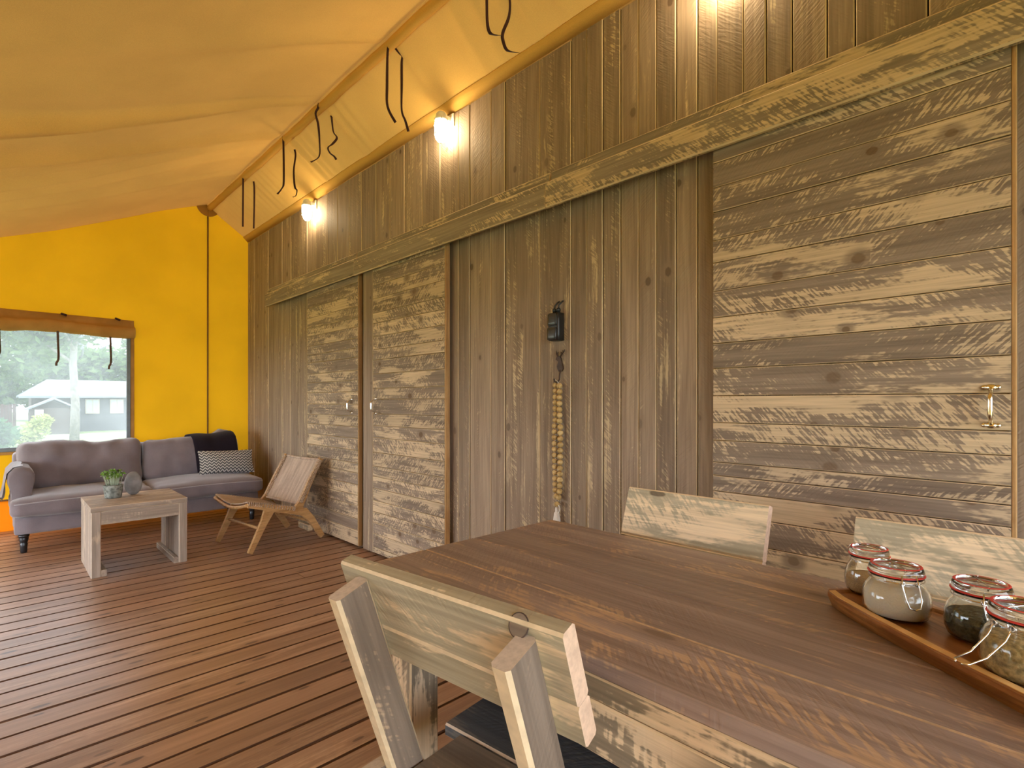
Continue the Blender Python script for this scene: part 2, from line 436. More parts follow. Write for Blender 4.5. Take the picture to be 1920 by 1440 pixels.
def roundbox_geo(sx, sy, sz, r, n=8, fn=None):
    """Box of n x n faces per side with rounded edges; fn may displace every point (p, normal)."""
    V, F, idx = [], [], {}
    hx, hy, hz = sx / 2, sy / 2, sz / 2
    def vid(i, j, k):
        key = (i, j, k)
        if key in idx: return idx[key]
        p = Vector((hx * (2 * i / n - 1), hy * (2 * j / n - 1), hz * (2 * k / n - 1)))
        q = Vector((max(-hx + r, min(hx - r, p.x)), max(-hy + r, min(hy - r, p.y)), max(-hz + r, min(hz - r, p.z))))
        d = p - q
        nn = d.normalized() if d.length > 1e-9 else Vector((0, 0, 1))
        p = q + nn * r if d.length > 1e-9 else p
        if fn: p = fn(p, nn)
        idx[key] = len(V); V.append(p); return idx[key]
    for a in range(n):
        for b in range(n):
            F.append((vid(a, b, 0), vid(a, b + 1, 0), vid(a + 1, b + 1, 0), vid(a + 1, b, 0)))
            F.append((vid(a, b, n), vid(a + 1, b, n), vid(a + 1, b + 1, n), vid(a, b + 1, n)))
            F.append((vid(a, 0, b), vid(a + 1, 0, b), vid(a + 1, 0, b + 1), vid(a, 0, b + 1)))
            F.append((vid(a, n, b), vid(a, n, b + 1), vid(a + 1, n, b + 1), vid(a + 1, n, b)))
            F.append((vid(0, a, b), vid(0, a, b + 1), vid(0, a + 1, b + 1), vid(0, a + 1, b)))
            F.append((vid(n, a, b), vid(n, a + 1, b), vid(n, a + 1, b + 1), vid(n, a, b + 1)))
    return V, F

def interp(tab, x):
    if x <= tab[0][0]: return tab[0][1]
    for (a, fa), (b, fb) in zip(tab, tab[1:]):
        if x <= b: return fa + (fb - fa) * (x - a) / (b - a)
    return tab[-1][1]

# ------------------------------------------------------------------ FLOOR: deck planks running across the tent
floor = struct(mesh_ob('floor', *(lambda v: (v, [(0, 1, 2, 3)]))([(LEFT_X, NEAR_Y, -0.04), (2.22, NEAR_Y, -0.04), (2.22, FAR_Y, -0.04), (LEFT_X, FAR_Y, -0.04)]), M_backing),
               'deck floor of oiled reddish brown planks')
y = NEAR_Y
PITCH = 0.1335
k = 0
while y < FAR_Y - 0.02:
    w = min(PITCH, FAR_Y - y) - 0.0085
    dz = random.uniform(-0.0012, 0.0012)
    joints = [LEFT_X, 2.22]
    if k % 3 == 1: joints.insert(1, random.choice((-1.3, -0.6, 1.5, 2.0)))
    for a, b in zip(joints, joints[1:]):
        board('plank', floor, b - a - 0.003, w, 0.028, T(((a + b) / 2, y + PITCH / 2, -0.014 + dz)), [M_floor, M_floor_edge, M_floor_edge], 0.004)
    y += PITCH; k += 1

# ------------------------------------------------------------------ ROOF
LEFT_PROFILE = [(LEFT_X - 0.6, 1.72), (LEFT_X, 1.98), (0.02, 2.715), (0.4, 2.862), (0.81, 3.058), (1.27, 3.275), (1.58, 3.405), (RIDGE_X, RIDGE_Z)]
def roof_base(x):
    if x <= RIDGE_X: return interp(LEFT_PROFILE, x)
    return RIDGE_Z - (x - RIDGE_X) * 0.69
TIES = [1.95, 2.87, 3.83, 4.52, 5.55, 0.95, 0.0]
# folds of the left slope: (y at ridge, y at x=0, depth at ridge, depth at x<0, width at ridge, width at x<0)
FOLDS = [(2.88, 3.12, 0.014, 0.004, 0.035, 0.16), (3.83, 3.90, 0.012, 0.040, 0.03, 0.055), (3.86, 4.06, 0.005, 0.022, 0.03, 0.05),
         (4.52, 4.46, 0.014, 0.034, 0.03, 0.075), (4.55, 4.78, 0.004, 0.020, 0.05, 0.10), (4.7, 5.10, 0.003, 0.020, 0.06, 0.11),
         (5.0, 5.42, 0.002, 0.016, 0.08, 0.12), (5.55, 5.75, 0.008, 0.012, 0.04, 0.12), (1.95, 2.1, 0.012, 0.004, 0.04, 0.15)]
# creases of the right slope: (y, depth, width)
CREASES = [(4.50, 0.020, 0.035), (4.40, 0.014, 0.022), (4.31, 0.010, 0.03), (4.17, 0.012, 0.035), (3.80, 0.020, 0.035), (3.70, 0.014, 0.022),
           (3.6, 0.008, 0.03), (4.62, 0.008, 0.03), (2.83, 0.010, 0.03), (2.35, 0.008, 0.04), (2.2, 0.008, 0.03), (2.05, 0.010, 0.03), (1.92, 0.014, 0.03), (1.72, 0.012, 0.03)]
CREASES += [(4.8 + 0.105 * i, 0.0055, 0.03) for i in range(18)] + [(1.55 - 0.13 * i, 0.006, 0.035) for i in range(9)]
def roof_z(x, y):
    z = roof_base(x)
    s = max(0.0, min(1.0, (RIDGE_X - x) / 1.72))
    if x <= RIDGE_X:
        for yr, y0, dr, d0, wr, w0 in FOLDS:
            yc = yr + (y0 - yr) * s; d = dr + (d0 - dr) * s; w = wr + (w0 - wr) * s
            t = (y - yc) / w
            if abs(t) < 4: z -= 3.0 * d * (exp(-t * t) - 0.35 * exp(-(t - 1.6) ** 2)) * min(1.0, (RIDGE_X - x) * 14)
        z += 0.012 * mnoise.noise(Vector((x * 1.2, y * 2.2, 0.3))) * min(1, s * 3)
    else:
        u = (x - RIDGE_X) / 0.45
        for yc, d, w in CREASES:
            t = (y - yc - 0.05 * (u - 0.5)) / w
            if abs(t) < 3: z -= 2.0 * d * exp(-t * t) * min(1.0, u * 5) * max(0.1, 1 - 0.9 * u * u)
    return z
def roof_sheet(name, x0, x1, nx, y0, y1, ny, parent):
    V, F = [], []
    for j in range(ny + 1):
        for i in range(nx + 1):
            xx = x0 + (x1 - x0) * i / nx; yy = y0 + (y1 - y0) * j / ny
            V.append((xx, yy, roof_z(xx, yy)))
    for j in range(ny):
        for i in range(nx):
            a = j * (nx + 1) + i
            F.append((a, a + 1, a + nx + 2, a + nx + 1))
    return mesh_ob(name, V, F, M_canvas, parent, None, True)
ceiling = roof_sheet('ceiling', LEFT_X - 0.6, RIDGE_X, 64, NEAR_Y - 0.1, FAR_Y, 300, None)
struct(ceiling, 'sand coloured canvas roof sagging in long folds')
roof_sheet('short_slope', RIDGE_X, 2.75, 16, NEAR_Y - 0.1, FAR_Y, 420, ceiling)
# sleeve stitched along the ridge
pts, rad = [], []
for i in range(120):
    yy = NEAR_Y + (FAR_Y - 0.03 - NEAR_Y) * i / 119
    pts.append((RIDGE_X + 0.032 + 0.002 * sin(yy * 9), yy, RIDGE_Z - 0.030 + 0.002 * sin(yy * 13)))
    rad.append(0.032 + 0.001 * sin(yy * 21) + 0.002 * mnoise.noise(Vector((yy * 8, 0, 0))))
V, F = tube_geo(pts, rad, 10)
mesh_ob('ridge_sleeve', V, F, M_canvas, ceiling, None, True)
# hem along the wall top, shaped to give the soft shade band there
V, F = [], []
for i in range(61):
    yy = NEAR_Y + (FAR_Y - NEAR_Y) * i / 60
    for xx, dz in ((2.115, 0.003), (2.17, -0.010), (2.17, -0.016), (2.115, -0.002)): V.append((xx, yy, roof_z(xx, yy) + dz - 0.008))
for i in range(60):
    for q in range(4): F.append((i * 4 + q, i * 4 + (q + 1) % 4, i * 4 + 4 + (q + 1) % 4, i * 4 + 4 + q))
mesh_ob('hem', V, F, M_canvas, ceiling, None, True)

# ------------------------------------------------------------------ FAR END WALL with window
WIN = (-1.35, 0.985, 0.765, 1.96)     # x0, x1, z0, z1
SKIRT = 0.27
def wall_panel(V, F, x0, x1, zb, zt, n=8):
    o = len(V)
    for i in range(n + 1):
        x = x0 + (x1 - x0) * i / n
        V.append((x, FAR_Y, zb(x) if callable(zb) else zb)); V.append((x, FAR_Y, zt(x) if callable(zt) else zt))
    for i in range(n): F.append((o + 2 * i, o + 2 * i + 2, o + 2 * i + 3, o + 2 * i + 1))
V, F = [], []
top = lambda x: roof_base(x) + 0.01
wall_panel(V, F, LEFT_X, WIN[0], SKIRT, top, 6)
wall_panel(V, F, WIN[0], WIN[1], SKIRT, WIN[2], 6)
wall_panel(V, F, WIN[0], WIN[1], WIN[3], top, 14)
wall_panel(V, F, WIN[1], RIDGE_X, SKIRT, top, 8)
wall_panel(V, F, RIDGE_X, 2.3, SKIRT, top, 5)
wall_far = struct(mesh_ob('wall_far', V, F, M_yellow), 'yellow canvas end wall glowing with daylight')
V, F = [], []
wall_panel(V, F, LEFT_X, 2.25, -0.02, SKIRT + 0.015, 12)
V = [(a, b - 0.006, c) for a, b, c in V]
struct(mesh_ob('trim_1', V, F, M_orange), 'orange mud flap along the foot of the end wall')
V = [(x, FAR_Y - 0.008 - (0.005 if k else 0), SKIRT + 0.015 + dz) for x in (LEFT_X, 2.2) for k, dz in ((0, -0.008), (0, 0.008), (1, 0.008), (1, -0.008))]
F = [(0, 1, 5, 4), (1, 2, 6, 5), (2, 3, 7, 6), (3, 0, 4, 7)]
struct(mesh_ob('trim_2', V, F, M_seam), 'dark stitched band above the mud flap')
struct(tube('trim_3', None, [(1.733, FAR_Y - 0.012, 0.0), (1.733, FAR_Y - 0.012, 1.7), (1.735, FAR_Y - 0.012, 3.40)], 0.0085, M_seam, 8), 'dark vertical cord down the end wall')
# half round reinforcing patch under the ridge
def disc_geo(cx, cz, r, y0, y1, n=28):
    V, F = [], []
    for yy in (y0, y1):
        for k in range(n): V.append((cx + r * cos(2 * pi * k / n), yy, cz + r * sin(2 * pi * k / n)))
    F.append(tuple(range(n))); F.append(tuple(range(2 * n - 1, n - 1, -1)))
    for k in range(n): F.append((k, n + k, n + (k + 1) % n, (k + 1) % n))
    return V, F
V, F = disc_geo(1.735, 3.445, 0.118, FAR_Y - 0.014, FAR_Y - 0.02)
mesh_ob('ridge_patch', V, F, M_patch, wall_far, None)
# window binding, film, flap
win = sroot('window_1', 'clear film window with grey binding and rolled up flap')
x0, x1, z0, z1 = WIN
bx('binding', win, (x1 - 0.012, FAR_Y - 0.018, z0 - 0.03), (x1 + 0.022, FAR_Y + 0.006, z1), M_frame, 0.003, 2)
bx('binding', win, (x0 - 0.022, FAR_Y - 0.018, z0 - 0.03), (x0 + 0.012, FAR_Y + 0.006, z1), M_frame, 0.003, 2)
bx('binding', win, (x0 + 0.013, FAR_Y - 0.018, z0 - 0.032), (x1 - 0.013, FAR_Y + 0.006, z0 + 0.006), M_frame, 0.003, 0)
bx('shadow_band', win, (x1 + 0.023, FAR_Y - 0.012, z0 - 0.03), (x1 + 0.055, FAR_Y + 0.004, z1), M_flap, 0.003, 2)  # shadow beside the binding, put in as a brownish strip
bx('shadow_band', win, (x0 + 0.013, FAR_Y - 0.012, z0 - 0.062), (x1 - 0.013, FAR_Y + 0.004, z0 - 0.033), M_flap, 0.003, 0)  # same painted shade strip under the lower binding
mesh_ob('pane', [(x0, FAR_Y + 0.002, z0), (x1, FAR_Y + 0.002, z0), (x1, FAR_Y + 0.002, z1), (x0, FAR_Y + 0.002, z1)], [(0, 1, 2, 3)], M_pane, win)
# rolled flap: strip on top, fat roll below
V, F = [], []
NX, sec = 70, 18
for i in range(NX + 1):
    u = i / NX; x = -1.42 + (1.035 + 1.42) * u
    zt = 2.075 - 0.022 * u
    sag = 0.010 * sin(u * 19) + 0.007 * mnoise.noise(Vector((x * 5, 0, 2)))
    r = 0.047 + 0.008 * mnoise.noise(Vector((x * 7, 1, 0)))
    cz = 1.93 - 0.012 * u + sag; cy = FAR_Y - 0.075
    ring = [(FAR_Y - 0.012, zt), (FAR_Y - 0.02, zt - 0.002), (FAR_Y - 0.028, zt - 0.05)]
    for q in range(sec - 4):
        a = radians(70 + 300 * q / (sec - 5))
        ring.append((cy + r * cos(a) * 1.15, cz + r * 1.25 * sin(a)))
    ring.append((FAR_Y - 0.012, zt - 0.06))
    for yy, zz in ring: V.append((x, yy, zz))
for i in range(NX):
    for q in range(sec):
        F.append((i * sec + q, i * sec + (q + 1) % sec, (i + 1) * sec + (q + 1) % sec, (i + 1) * sec + q))
F.append(tuple(range(sec))); F.append(tuple(range((NX + 1) * sec - 1, NX * sec - 1, -1)))
mesh_ob('rolled_flap', V, F, M_flap, win, None, True)
def ribbon_geo(pts, w=0.013, th=0.0012, twist=0.0, base=None, tw=None):
    """Flat tape along pts; twist turns the flat side along the way."""
    pts = [Vector(p) for p in pts]
    # resample with a smooth curve
    P = []
    n = len(pts)
    for i in range(n - 1):
        p0, p1, p2, p3 = pts[max(i - 1, 0)], pts[i], pts[i + 1], pts[min(i + 2, n - 1)]
        for s in range(5):
            t = s / 5
            P.append(0.5 * ((2 * p1) + (p2 - p0) * t + (2 * p0 - 5 * p1 + 4 * p2 - p3) * t * t + (3 * p1 - p0 - 3 * p2 + p3) * t ** 3))
    P.append(pts[-1])
    V, F = [], []
    N = len(P)
    for i, p in enumerate(P):
        d = (P[min(i + 1, N - 1)] - P[max(i - 1, 0)]).normalized()
        a = (base or 0.0) + twist * sin(i / (N - 1) * pi * 2.0)
        side = Vector((cos(a), sin(a), 0)); side = (side - d * side.dot(d)).normalized(); nn = d.cross(side)
        for sx, sz in ((-1, -1), (1, -1), (1, 1), (-1, 1)): V.append(p + side * (w / 2 * sx) + nn * (th / 2 * sz))
    for i in range(N - 1):
        for q in range(4): F.append((i * 4 + q, i * 4 + (q + 1) % 4, i * 4 + 4 + (q + 1) % 4, i * 4 + 4 + q))
    F.append((3, 2, 1, 0)); F.append(tuple(range(N * 4 - 4, N * 4)))
    return V, F
for xs, zb in ((0.42, 1.545), (0.825, 1.53), (0.015, 1.585)):
    V, F = ribbon_geo([(xs, FAR_Y - 0.10, 1.885), (xs + 0.004, FAR_Y - 0.10, 1.75), (xs + 0.006, FAR_Y - 0.10, zb + 0.07), (xs - 0.008, FAR_Y - 0.10, zb + 0.03), (xs - 0.01, FAR_Y - 0.10, zb)], 0.018, 0.002, 0.3)
    mesh_ob('tie_tape', V, F, M_strap2, win, None, True)
for xs in (0.47, 0.895):
    V, F = roundbox_geo(0.05, 0.014, 0.022, 0.006, 4)
    mesh_ob('tie_knot', V, F, M_strap, win, T((xs, FAR_Y - 0.036, 2.052)) @ Matrix.Rotation(0.35, 4, 'Y'), True)

# ------------------------------------------------------------------ PLANK WALL (right)
wall_r = struct(mesh_ob('wall_right', *(lambda g: (g[0], g[1]))(xf(board_geo(FAR_Y - NEAR_Y, 3.16, 0.03)[:2], frame((WALL_X + 0.045, (FAR_Y + NEAR_Y) / 2, 1.56), (0, 1, 0), (0, 0, 1)))), M_backing),
                'weathered grey brown plank wall of the kitchen block')
SEAMS = [FAR_Y - 0.002, 6.55, 6.36, 6.10, 5.914, 5.70, 5.477, 5.262, 5.07, 4.879, 4.631, 4.43, 4.212, 3.999, 3.767, 3.559, 3.358, 3.131, 2.916, 2.715, 2.60, 2.395, 2.271, 1.99, 1.766,
         1.662, 1.562, 1.458, 1.356, 1.262, 1.165, 1.065, 0.977, 0.866, 0.779, 0.683, 0.566, 0.477, 0.273, 0.1, -0.1, -0.3, -0.5, -0.7, -0.9, -1.1, -1.3, -1.5, -1.7, -1.9, -2.1, -2.3, NEAR_Y]
WOODS3 = [M_wall, M_arris, M_arris]
for a, b in zip(SEAMS, SEAMS[1:]):
    gap = random.uniform(0.002, 0.006); dx = random.uniform(-0.002, 0.004)
    ztop = 3.115 + random.uniform(-0.006, 0.006)
    zc = ztop / 2
    # board length along z; its width along -y so that the face looks into the room
    board('plank', wall_r, ztop, a - b - gap, 0.026, frame((WALL_X + 0.013 + dx, (a + b) / 2, zc), (0, 0, 1), (0, 1, 0)), WOODS3, 0.0035)
# boards higher up the gable behind the canvas edge are left out: the canvas closes there

# rail (sliding track cover)
rail = sroot('trim_4', 'long worn plank pelmet hiding the sliding door track')
RX = 2.07
for a, b in ((5.92, 3.945), (3.94, 1.862), (1.857, -0.6), (-0.605, NEAR_Y)):
    L = a - b
    board('plank', rail, L, 0.135, 0.026, frame((RX + 0.013, (a + b) / 2, 2.292), (0, -1, 0), (0, 0, 1)), [M_rail, M_arris, M_arris], 0.006)
    board('plank', rail, L - 0.01, 0.05, 0.03, frame((RX + 0.033, (a + b) / 2 - 0.02, 2.388), (0, -1, 0), (0, 0, 1)), [M_rail, M_arris, M_arris], 0.006)
for a, b in ((5.9, 2.0), (1.995, NEAR_Y)):
    board('top_board', rail, a - b, 0.085, 0.02, frame((2.118, (a + b) / 2, 2.352), (0, -1, 0), (1, 0, 0)), [M_rail, M_arris, M_arris], 0.004)

# sliding doors
def bow_handle(parent, y, z, mat, L=0.105, out=0.036):
    """Bow pull: curved bar standing off the door on two round flanges, each with its screws."""
    X = DOOR_X
    pts, rr = [], []
    for i in range(15):
        t = i / 14; s = sin(pi * t)
        pts.append((X - 0.004 - out * min(1, s * 1.6) ** 0.8, y, z - L / 2 + L * t)); rr.append(0.0045 + 0.0022 * s)
    h = tube('handle', parent, pts, rr, mat, 10)
    for sg in (-1, 1):
        V, F = lathe_geo([(0.0, 0.006), (0.010, 0.006), (0.013, 0.003), (0.0135, 0.0)], 16)
        V2 = [(v[0], v[1] * 0.75, v[2]) for v in V]
        g = (V2, F)
        for q in (-1, 1):
            s = lathe_geo([(0.0, 0.005), (0.006, 0.004), (0.0075, 0.0)], 12)
            g = merge(g, ([(v[0] * 1.0 + q * 0.0155, v[1], v[2]) for v in s[0]], s[1]))
        mesh_ob('flange', g[0], g[1], mat, h, frame((X, y, z + sg * (L / 2 + 0.004)), (0, 1, 0), (0, 0, 1)) @ Matrix.Rotation(pi, 4, 'X'), True)
    return h

DOORW = [M_door, M_arris, M_arris]
def door(idx, ya, yb, z0, seams, label, stile=None):
    r = sroot('door_%d' % idx, label)
    y1 = ya
    if stile:
        board('stile', r, seams[0] - z0, stile, 0.034, frame((DOOR_X + 0.017, ya - stile / 2, (seams[0] + z0) / 2), (0, 0, 1), (0, 1, 0)), [M_wall, M_arris, M_arris], 0.003)
        y1 = ya - stile - 0.003
    zs = seams + [z0]
    for a, b in zip(zs, zs[1:]):
        dx = random.uniform(-0.0012, 0.0012)
        board('plank', r, y1 - yb - 0.012, a - b - 0.003, 0.022, frame((DOOR_X + 0.011 + dx, (y1 + yb + 0.012) / 2, (a + b) / 2), (0, -1, 0), (0, 0, 1)), DOORW, 0.0025)
    # frame edge of pine facing the camera, and the frame behind
    board('edge_strip', r, seams[0] - z0, 0.036, 0.011, frame((DOOR_X + 0.0195, yb + 0.0055, (seams[0] + z0) / 2), (0, 0, 1), (1, 0, 0)), [M_pine, M_pine, M_pine], 0.002)
    board('back_frame', r, seams[0] - z0, 0.07, 0.016, frame((DOOR_X + 0.0305, yb + 0.05, (seams[0] + z0) / 2), (0, 0, 1), (0, 1, 0)), [M_pine], 0.002)
    board('back_frame', r, seams[0] - z0, 0.07, 0.016, frame((DOOR_X + 0.0305, y1 - 0.05, (seams[0] + z0) / 2), (0, 0, 1), (0, 1, 0)), [M_pine], 0.002)
    return r
def rows(z1, z0, lo=0.075, hi=0.115):
    s = [z1]
    while s[-1] - z0 > hi + 0.03: s.append(s[-1] - random.uniform(lo, hi))
    return s
ZT = 2.29
d1 = door(1, 4.93, 3.94, 0.018, rows(ZT, 0.018), 'sliding plank door behind the woven lounge chair')
d2 = door(2, 3.865, 2.775, 0.018, rows(ZT, 0.018), 'sliding plank door with a vertical stile on its far edge', 0.155)
d3 = door(3, 0.965, 0.062, 0.018, [ZT, 2.181, 2.08, 1.979, 1.863, 1.771, 1.654, 1.545, 1.439, 1.336, 1.224, 1.114, 1.042, 0.952, 0.897, 0.833] + rows(0.74, 0.018), 'wide sliding plank door behind the dining chairs')
bow_handle(d1, 4.055, 1.163, M_steel)
bow_handle(d2, 3.668, 1.165, M_steel)
bow_handle(d3, 0.117, 1.186, M_chrome)
# floor guides of the sliding doors
g = struct(bx('trim_5', None, (2.06, 4.80, 0.0), (2.105, 5.02, 0.055), [M_rail, M_arris, M_arris], 0.004, 1), 'short grey block on the floor at the far door')

# ------------------------------------------------------------------ other walls of the tent (out of the frame)
wl = sroot('wall_left', 'canvas side wall, open to the veranda')
V = [(LEFT_X, 6.5, 0), (LEFT_X, FAR_Y, 0), (LEFT_X, FAR_Y, 2.0), (LEFT_X, 6.5, 2.0)]
mesh_ob('panel', V, [(0, 1, 2, 3)], M_canvas, wl)
V = [(LEFT_X, NEAR_Y, 0), (LEFT_X, 2.5, 0), (LEFT_X, 2.5, 2.0), (LEFT_X, NEAR_Y, 2.0)]
mesh_ob('panel', V, [(0, 1, 2, 3)], M_canvas, wl)
for yy in (-1.2, 2.5, 6.5): bx('post', wl, (LEFT_X - 0.05, yy - 0.05, -0.03), (LEFT_X + 0.05, yy + 0.05, 1.98), M_pine, 0.005, 2)
V, F = [], []
for i in range(11):
    x = LEFT_X + (2.25 - LEFT_X) * i / 10
    V += [(x, NEAR_Y, min(2.15, roof_base(x) - 0.05)), (x, NEAR_Y, roof_base(x) + 0.01)]
for i in range(10): F.append((2 * i, 2 * i + 1, 2 * i + 3, 2 * i + 2))
struct(mesh_ob('wall_back', V, F, M_canvas), 'canvas gable behind the camera, open below')

# ------------------------------------------------------------------ wall lamps
def cage_lamp(y, label):
    r = thing('wall_lamp', label, 'lamp', T((2.085, y, 2.905)), 'caged lamps on the plank wall')
    # local z up from the tip of the glass; glass hangs below the holder
    lathe('lamp_glass', r, [(0.0, 0.0), (0.014, 0.004), (0.027, 0.018), (0.035, 0.04), (0.037, 0.07), (0.037, 0.135)], M_glow, 20)
    lathe('holder', r, [(0.038, 0.136), (0.043, 0.138), (0.043, 0.152), (0.036, 0.158), (0.034, 0.180), (0.026, 0.192), (0.012, 0.198), (0.0, 0.199)], M_white, 20)
    g = None
    for k in range(6):
        a = 2 * pi * k / 6
        p = [(q * cos(a), q * sin(a), z) for q, z in ((0.045, 0.15), (0.046, 0.10), (0.045, 0.055), (0.036, 0.022), (0.018, 0.0), (0.0, -0.006))]
        t = tube_geo(p, 0.0022, 6); g = t if g is None else merge(g, t)
    for q, z in ((0.046, 0.105), (0.044, 0.05)):
        g = merge(g, tube_geo([(q * cos(2 * pi * k / 20), q * sin(2 * pi * k / 20), z) for k in range(20)], 0.0022, 6, True))
    mesh_ob('wire_cage', g[0], g[1], M_white, r, None, True)
    bx('bracket', r, (0.02, -0.018, 0.150), (0.072, 0.018, 0.185), M_white, 0.004, 0)
    bx('mounting_plate', r, (0.070, -0.038, 0.12), (0.0845, 0.038, 0.205), M_white, 0.006, 2)
    return r
cage_lamp(2.79, 'lit white caged wall lamp nearer the middle of the plank wall')
cage_lamp(4.885, 'lit white caged wall lamp at the far end above the lounge chair')
cage_lamp(0.93, 'lit white caged wall lamp high above the wide sliding door')

# ------------------------------------------------------------------ tie straps on the ridge
STRAPS = [
 ('long dark tie strap hanging straight, farthest pair, on the side away from the lamps', [(1.735, 5.55, 3.44), (1.734, 5.55, 3.23), (1.732, 5.55, 2.923)], 0.1),
 ('long dark tie strap hanging straight, farthest pair, on the side nearest the lamps', [(1.815, 5.5, 3.40), (1.822, 5.5, 3.32), (1.822, 5.5, 3.152), (1.817, 5.5, 2.913)], 0.3),
 ('thin dark tie strap whose tip bends aside, second pair from the end wall', [(1.728, 4.52, 3.44), (1.731, 4.52, 3.347), (1.733, 4.52, 3.062), (1.717, 4.52, 2.997), (1.68, 4.52, 2.939)], 0.5),
 ('dark tie strap ending in a small hook curl, second pair from the end wall', [(1.816, 4.5, 3.40), (1.824, 4.5, 3.30), (1.809, 4.5, 3.169), (1.818, 4.5, 3.035), (1.836, 4.5, 3.01), (1.828, 4.5, 2.962), (1.801, 4.5, 2.942)], 0.9),
 ('dark wavy tie strap with its tip turned sideways, above the far lamp', [(1.729, 3.83, 3.44), (1.72, 3.83, 3.40), (1.702, 3.83, 3.351), (1.722, 3.83, 3.279), (1.733, 3.83, 3.149), (1.729, 3.83, 3.041), (1.665, 3.83, 2.978)], 0.8),
 ('short crinkled dark tie strap with a zigzag kink', [(1.81, 3.8, 3.40), (1.813, 3.8, 3.36), (1.827, 3.8, 3.252), (1.856, 3.8, 3.215), (1.82, 3.8, 3.155), (1.785, 3.8, 3.116), (1.799, 3.8, 3.081), (1.834, 3.8, 3.065), (1.851, 3.8, 3.046)], 0.9),
 ('long dark tie strap beside the middle lamp, tip curving towards the lamp', [(1.744, 2.87, 3.43), (1.734, 2.87, 3.363), (1.73, 2.87, 3.163), (1.734, 2.87, 3.032), (1.791, 2.87, 2.954)], 0.6),
 ('long dark tie strap with a pale tip, closest to the middle lamp', [(1.775, 2.85, 3.41), (1.81, 2.85, 3.405), (1.826, 2.85, 3.38), (1.823, 2.85, 3.328), (1.823, 2.85, 3.194), (1.823, 2.85, 3.037), (1.85, 2.85, 2.979), (1.873, 2.85, 2.92)], 0.9),
 ('dark tie strap knotted at its end to its twin, at the top of the view', [(1.735, 1.95, 3.44), (1.738, 1.95, 3.195), (1.742, 1.95, 3.084), (1.759, 1.95, 3.042), (1.80, 1.95, 3.05), (1.837, 1.95, 3.067)], 0.5),
 ('dark tie strap with a curled tail below a knot, at the top of the view', [(1.86, 1.945, 3.345), (1.892, 1.945, 3.28), (1.887, 1.945, 3.187), (1.843, 1.945, 3.08), (1.847, 1.945, 3.036), (1.877, 1.945, 3.006), (1.96, 1.945, 3.033)], 0.6)]
for label, p, tw in STRAPS:
    p = [(a, b, min(c, roof_z(a, b) - 0.004)) for a, b, c in p]
    V, F = ribbon_geo(p, 0.0165, 0.0014, tw, base=-0.55)
    o = tag(mesh_ob('tie_strap', V, F, M_strap, None, None, True), label, 'strap', 'tie straps under the ridge')

# ------------------------------------------------------------------ socket, hook, bead garland on the wall
so = thing('wall_socket', 'black double wall socket box with two flip covers and cables', 'socket', T((WALL_X, 1.845, 1.60)))
V, F = roundbox_geo(0.052, 0.072, 0.150, 0.005, 4); mesh_ob('housing', V, F, M_plastic, so, T((-0.0265, 0, 0.0)), True)
for zc, dp in ((0.036, 0.0), (-0.038, 0.004)):
    V, F = roundbox_geo(0.012 + dp, 0.060, 0.064, 0.004, 4); mesh_ob('flip_cover', V, F, M_plastic2, so, T((-0.057 - dp / 2, 0.002, zc)), True)
for yy in (0.014, -0.014):
    V, F = lathe_geo([(0.010, 0.0), (0.010, 0.010), (0.012, 0.011), (0.012, 0.020), (0.008, 0.026), (0.0, 0.027)], 14)
    mesh_ob('cable_gland', V, F, M_plastic, so, T((-0.025, yy, 0.0745)), True)
    tube('cable', so, [(-0.025, yy, 0.098), (-0.024, yy - 0.002, 0.115), (-0.012, yy - 0.010, 0.132), (-0.002, yy - 0.014, 0.14)], 0.0045, M_plastic, 8)

hk = thing('deer_hook', 'rusty iron deer head coat hook above the bead garland', 'hook', T((WALL_X - 0.001, 1.836, 1.30)))
def plate(outline, x0, x1):
    n = len(outline)
    V = [(x0, a, b) for a, b in outline] + [(x1, a, b) for a, b in outline]
    F = [tuple(range(n)), tuple(range(2 * n - 1, n - 1, -1))] + [(k, n + k, n + (k + 1) % n, (k + 1) % n) for k in range(n)]
    return V, F
V, F = plate([(0.016, 0.075), (0.020, 0.09), (0.012, 0.115), (0.022, 0.124), (0.030, 0.128), (0.024, 0.140), (0.010, 0.146), (0.0, 0.142), (-0.008, 0.132), (-0.012, 0.11), (-0.020, 0.09), (-0.022, 0.075), (-0.012, 0.062), (0.008, 0.062)], -0.008, -0.0005)
mesh_ob('head_plate', V, F, M_iron, hk)
g = None
for pts in ([(-0.006, 0.012, 0.142), (-0.008, 0.022, 0.158), (-0.008, 0.024, 0.176)], [(-0.006, -0.002, 0.142), (-0.010, -0.016, 0.154), (-0.012, -0.032, 0.166), (-0.012, -0.040, 0.178)],
            [(-0.010, -0.014, 0.152), (-0.012, -0.013, 0.166)], [(-0.011, -0.026, 0.161), (-0.013, -0.025, 0.175)], [(-0.007, 0.020, 0.154), (-0.01, 0.012, 0.164)]):
    t = tube_geo(pts, [0.0042] * (len(pts) - 1) + [0.0018], 6); g = t if g is None else merge(g, t)
mesh_ob('antlers', g[0], g[1], M_iron, hk, None, True)
tube('hook_arm', hk, [(-0.005, -0.002, 0.07), (-0.010, -0.002, 0.045), (-0.012, -0.001, 0.018), (-0.026, 0.0, 0.004), (-0.045, 0.002, 0.006), (-0.052, 0.003, 0.022)], 0.0042, M_iron, 8)

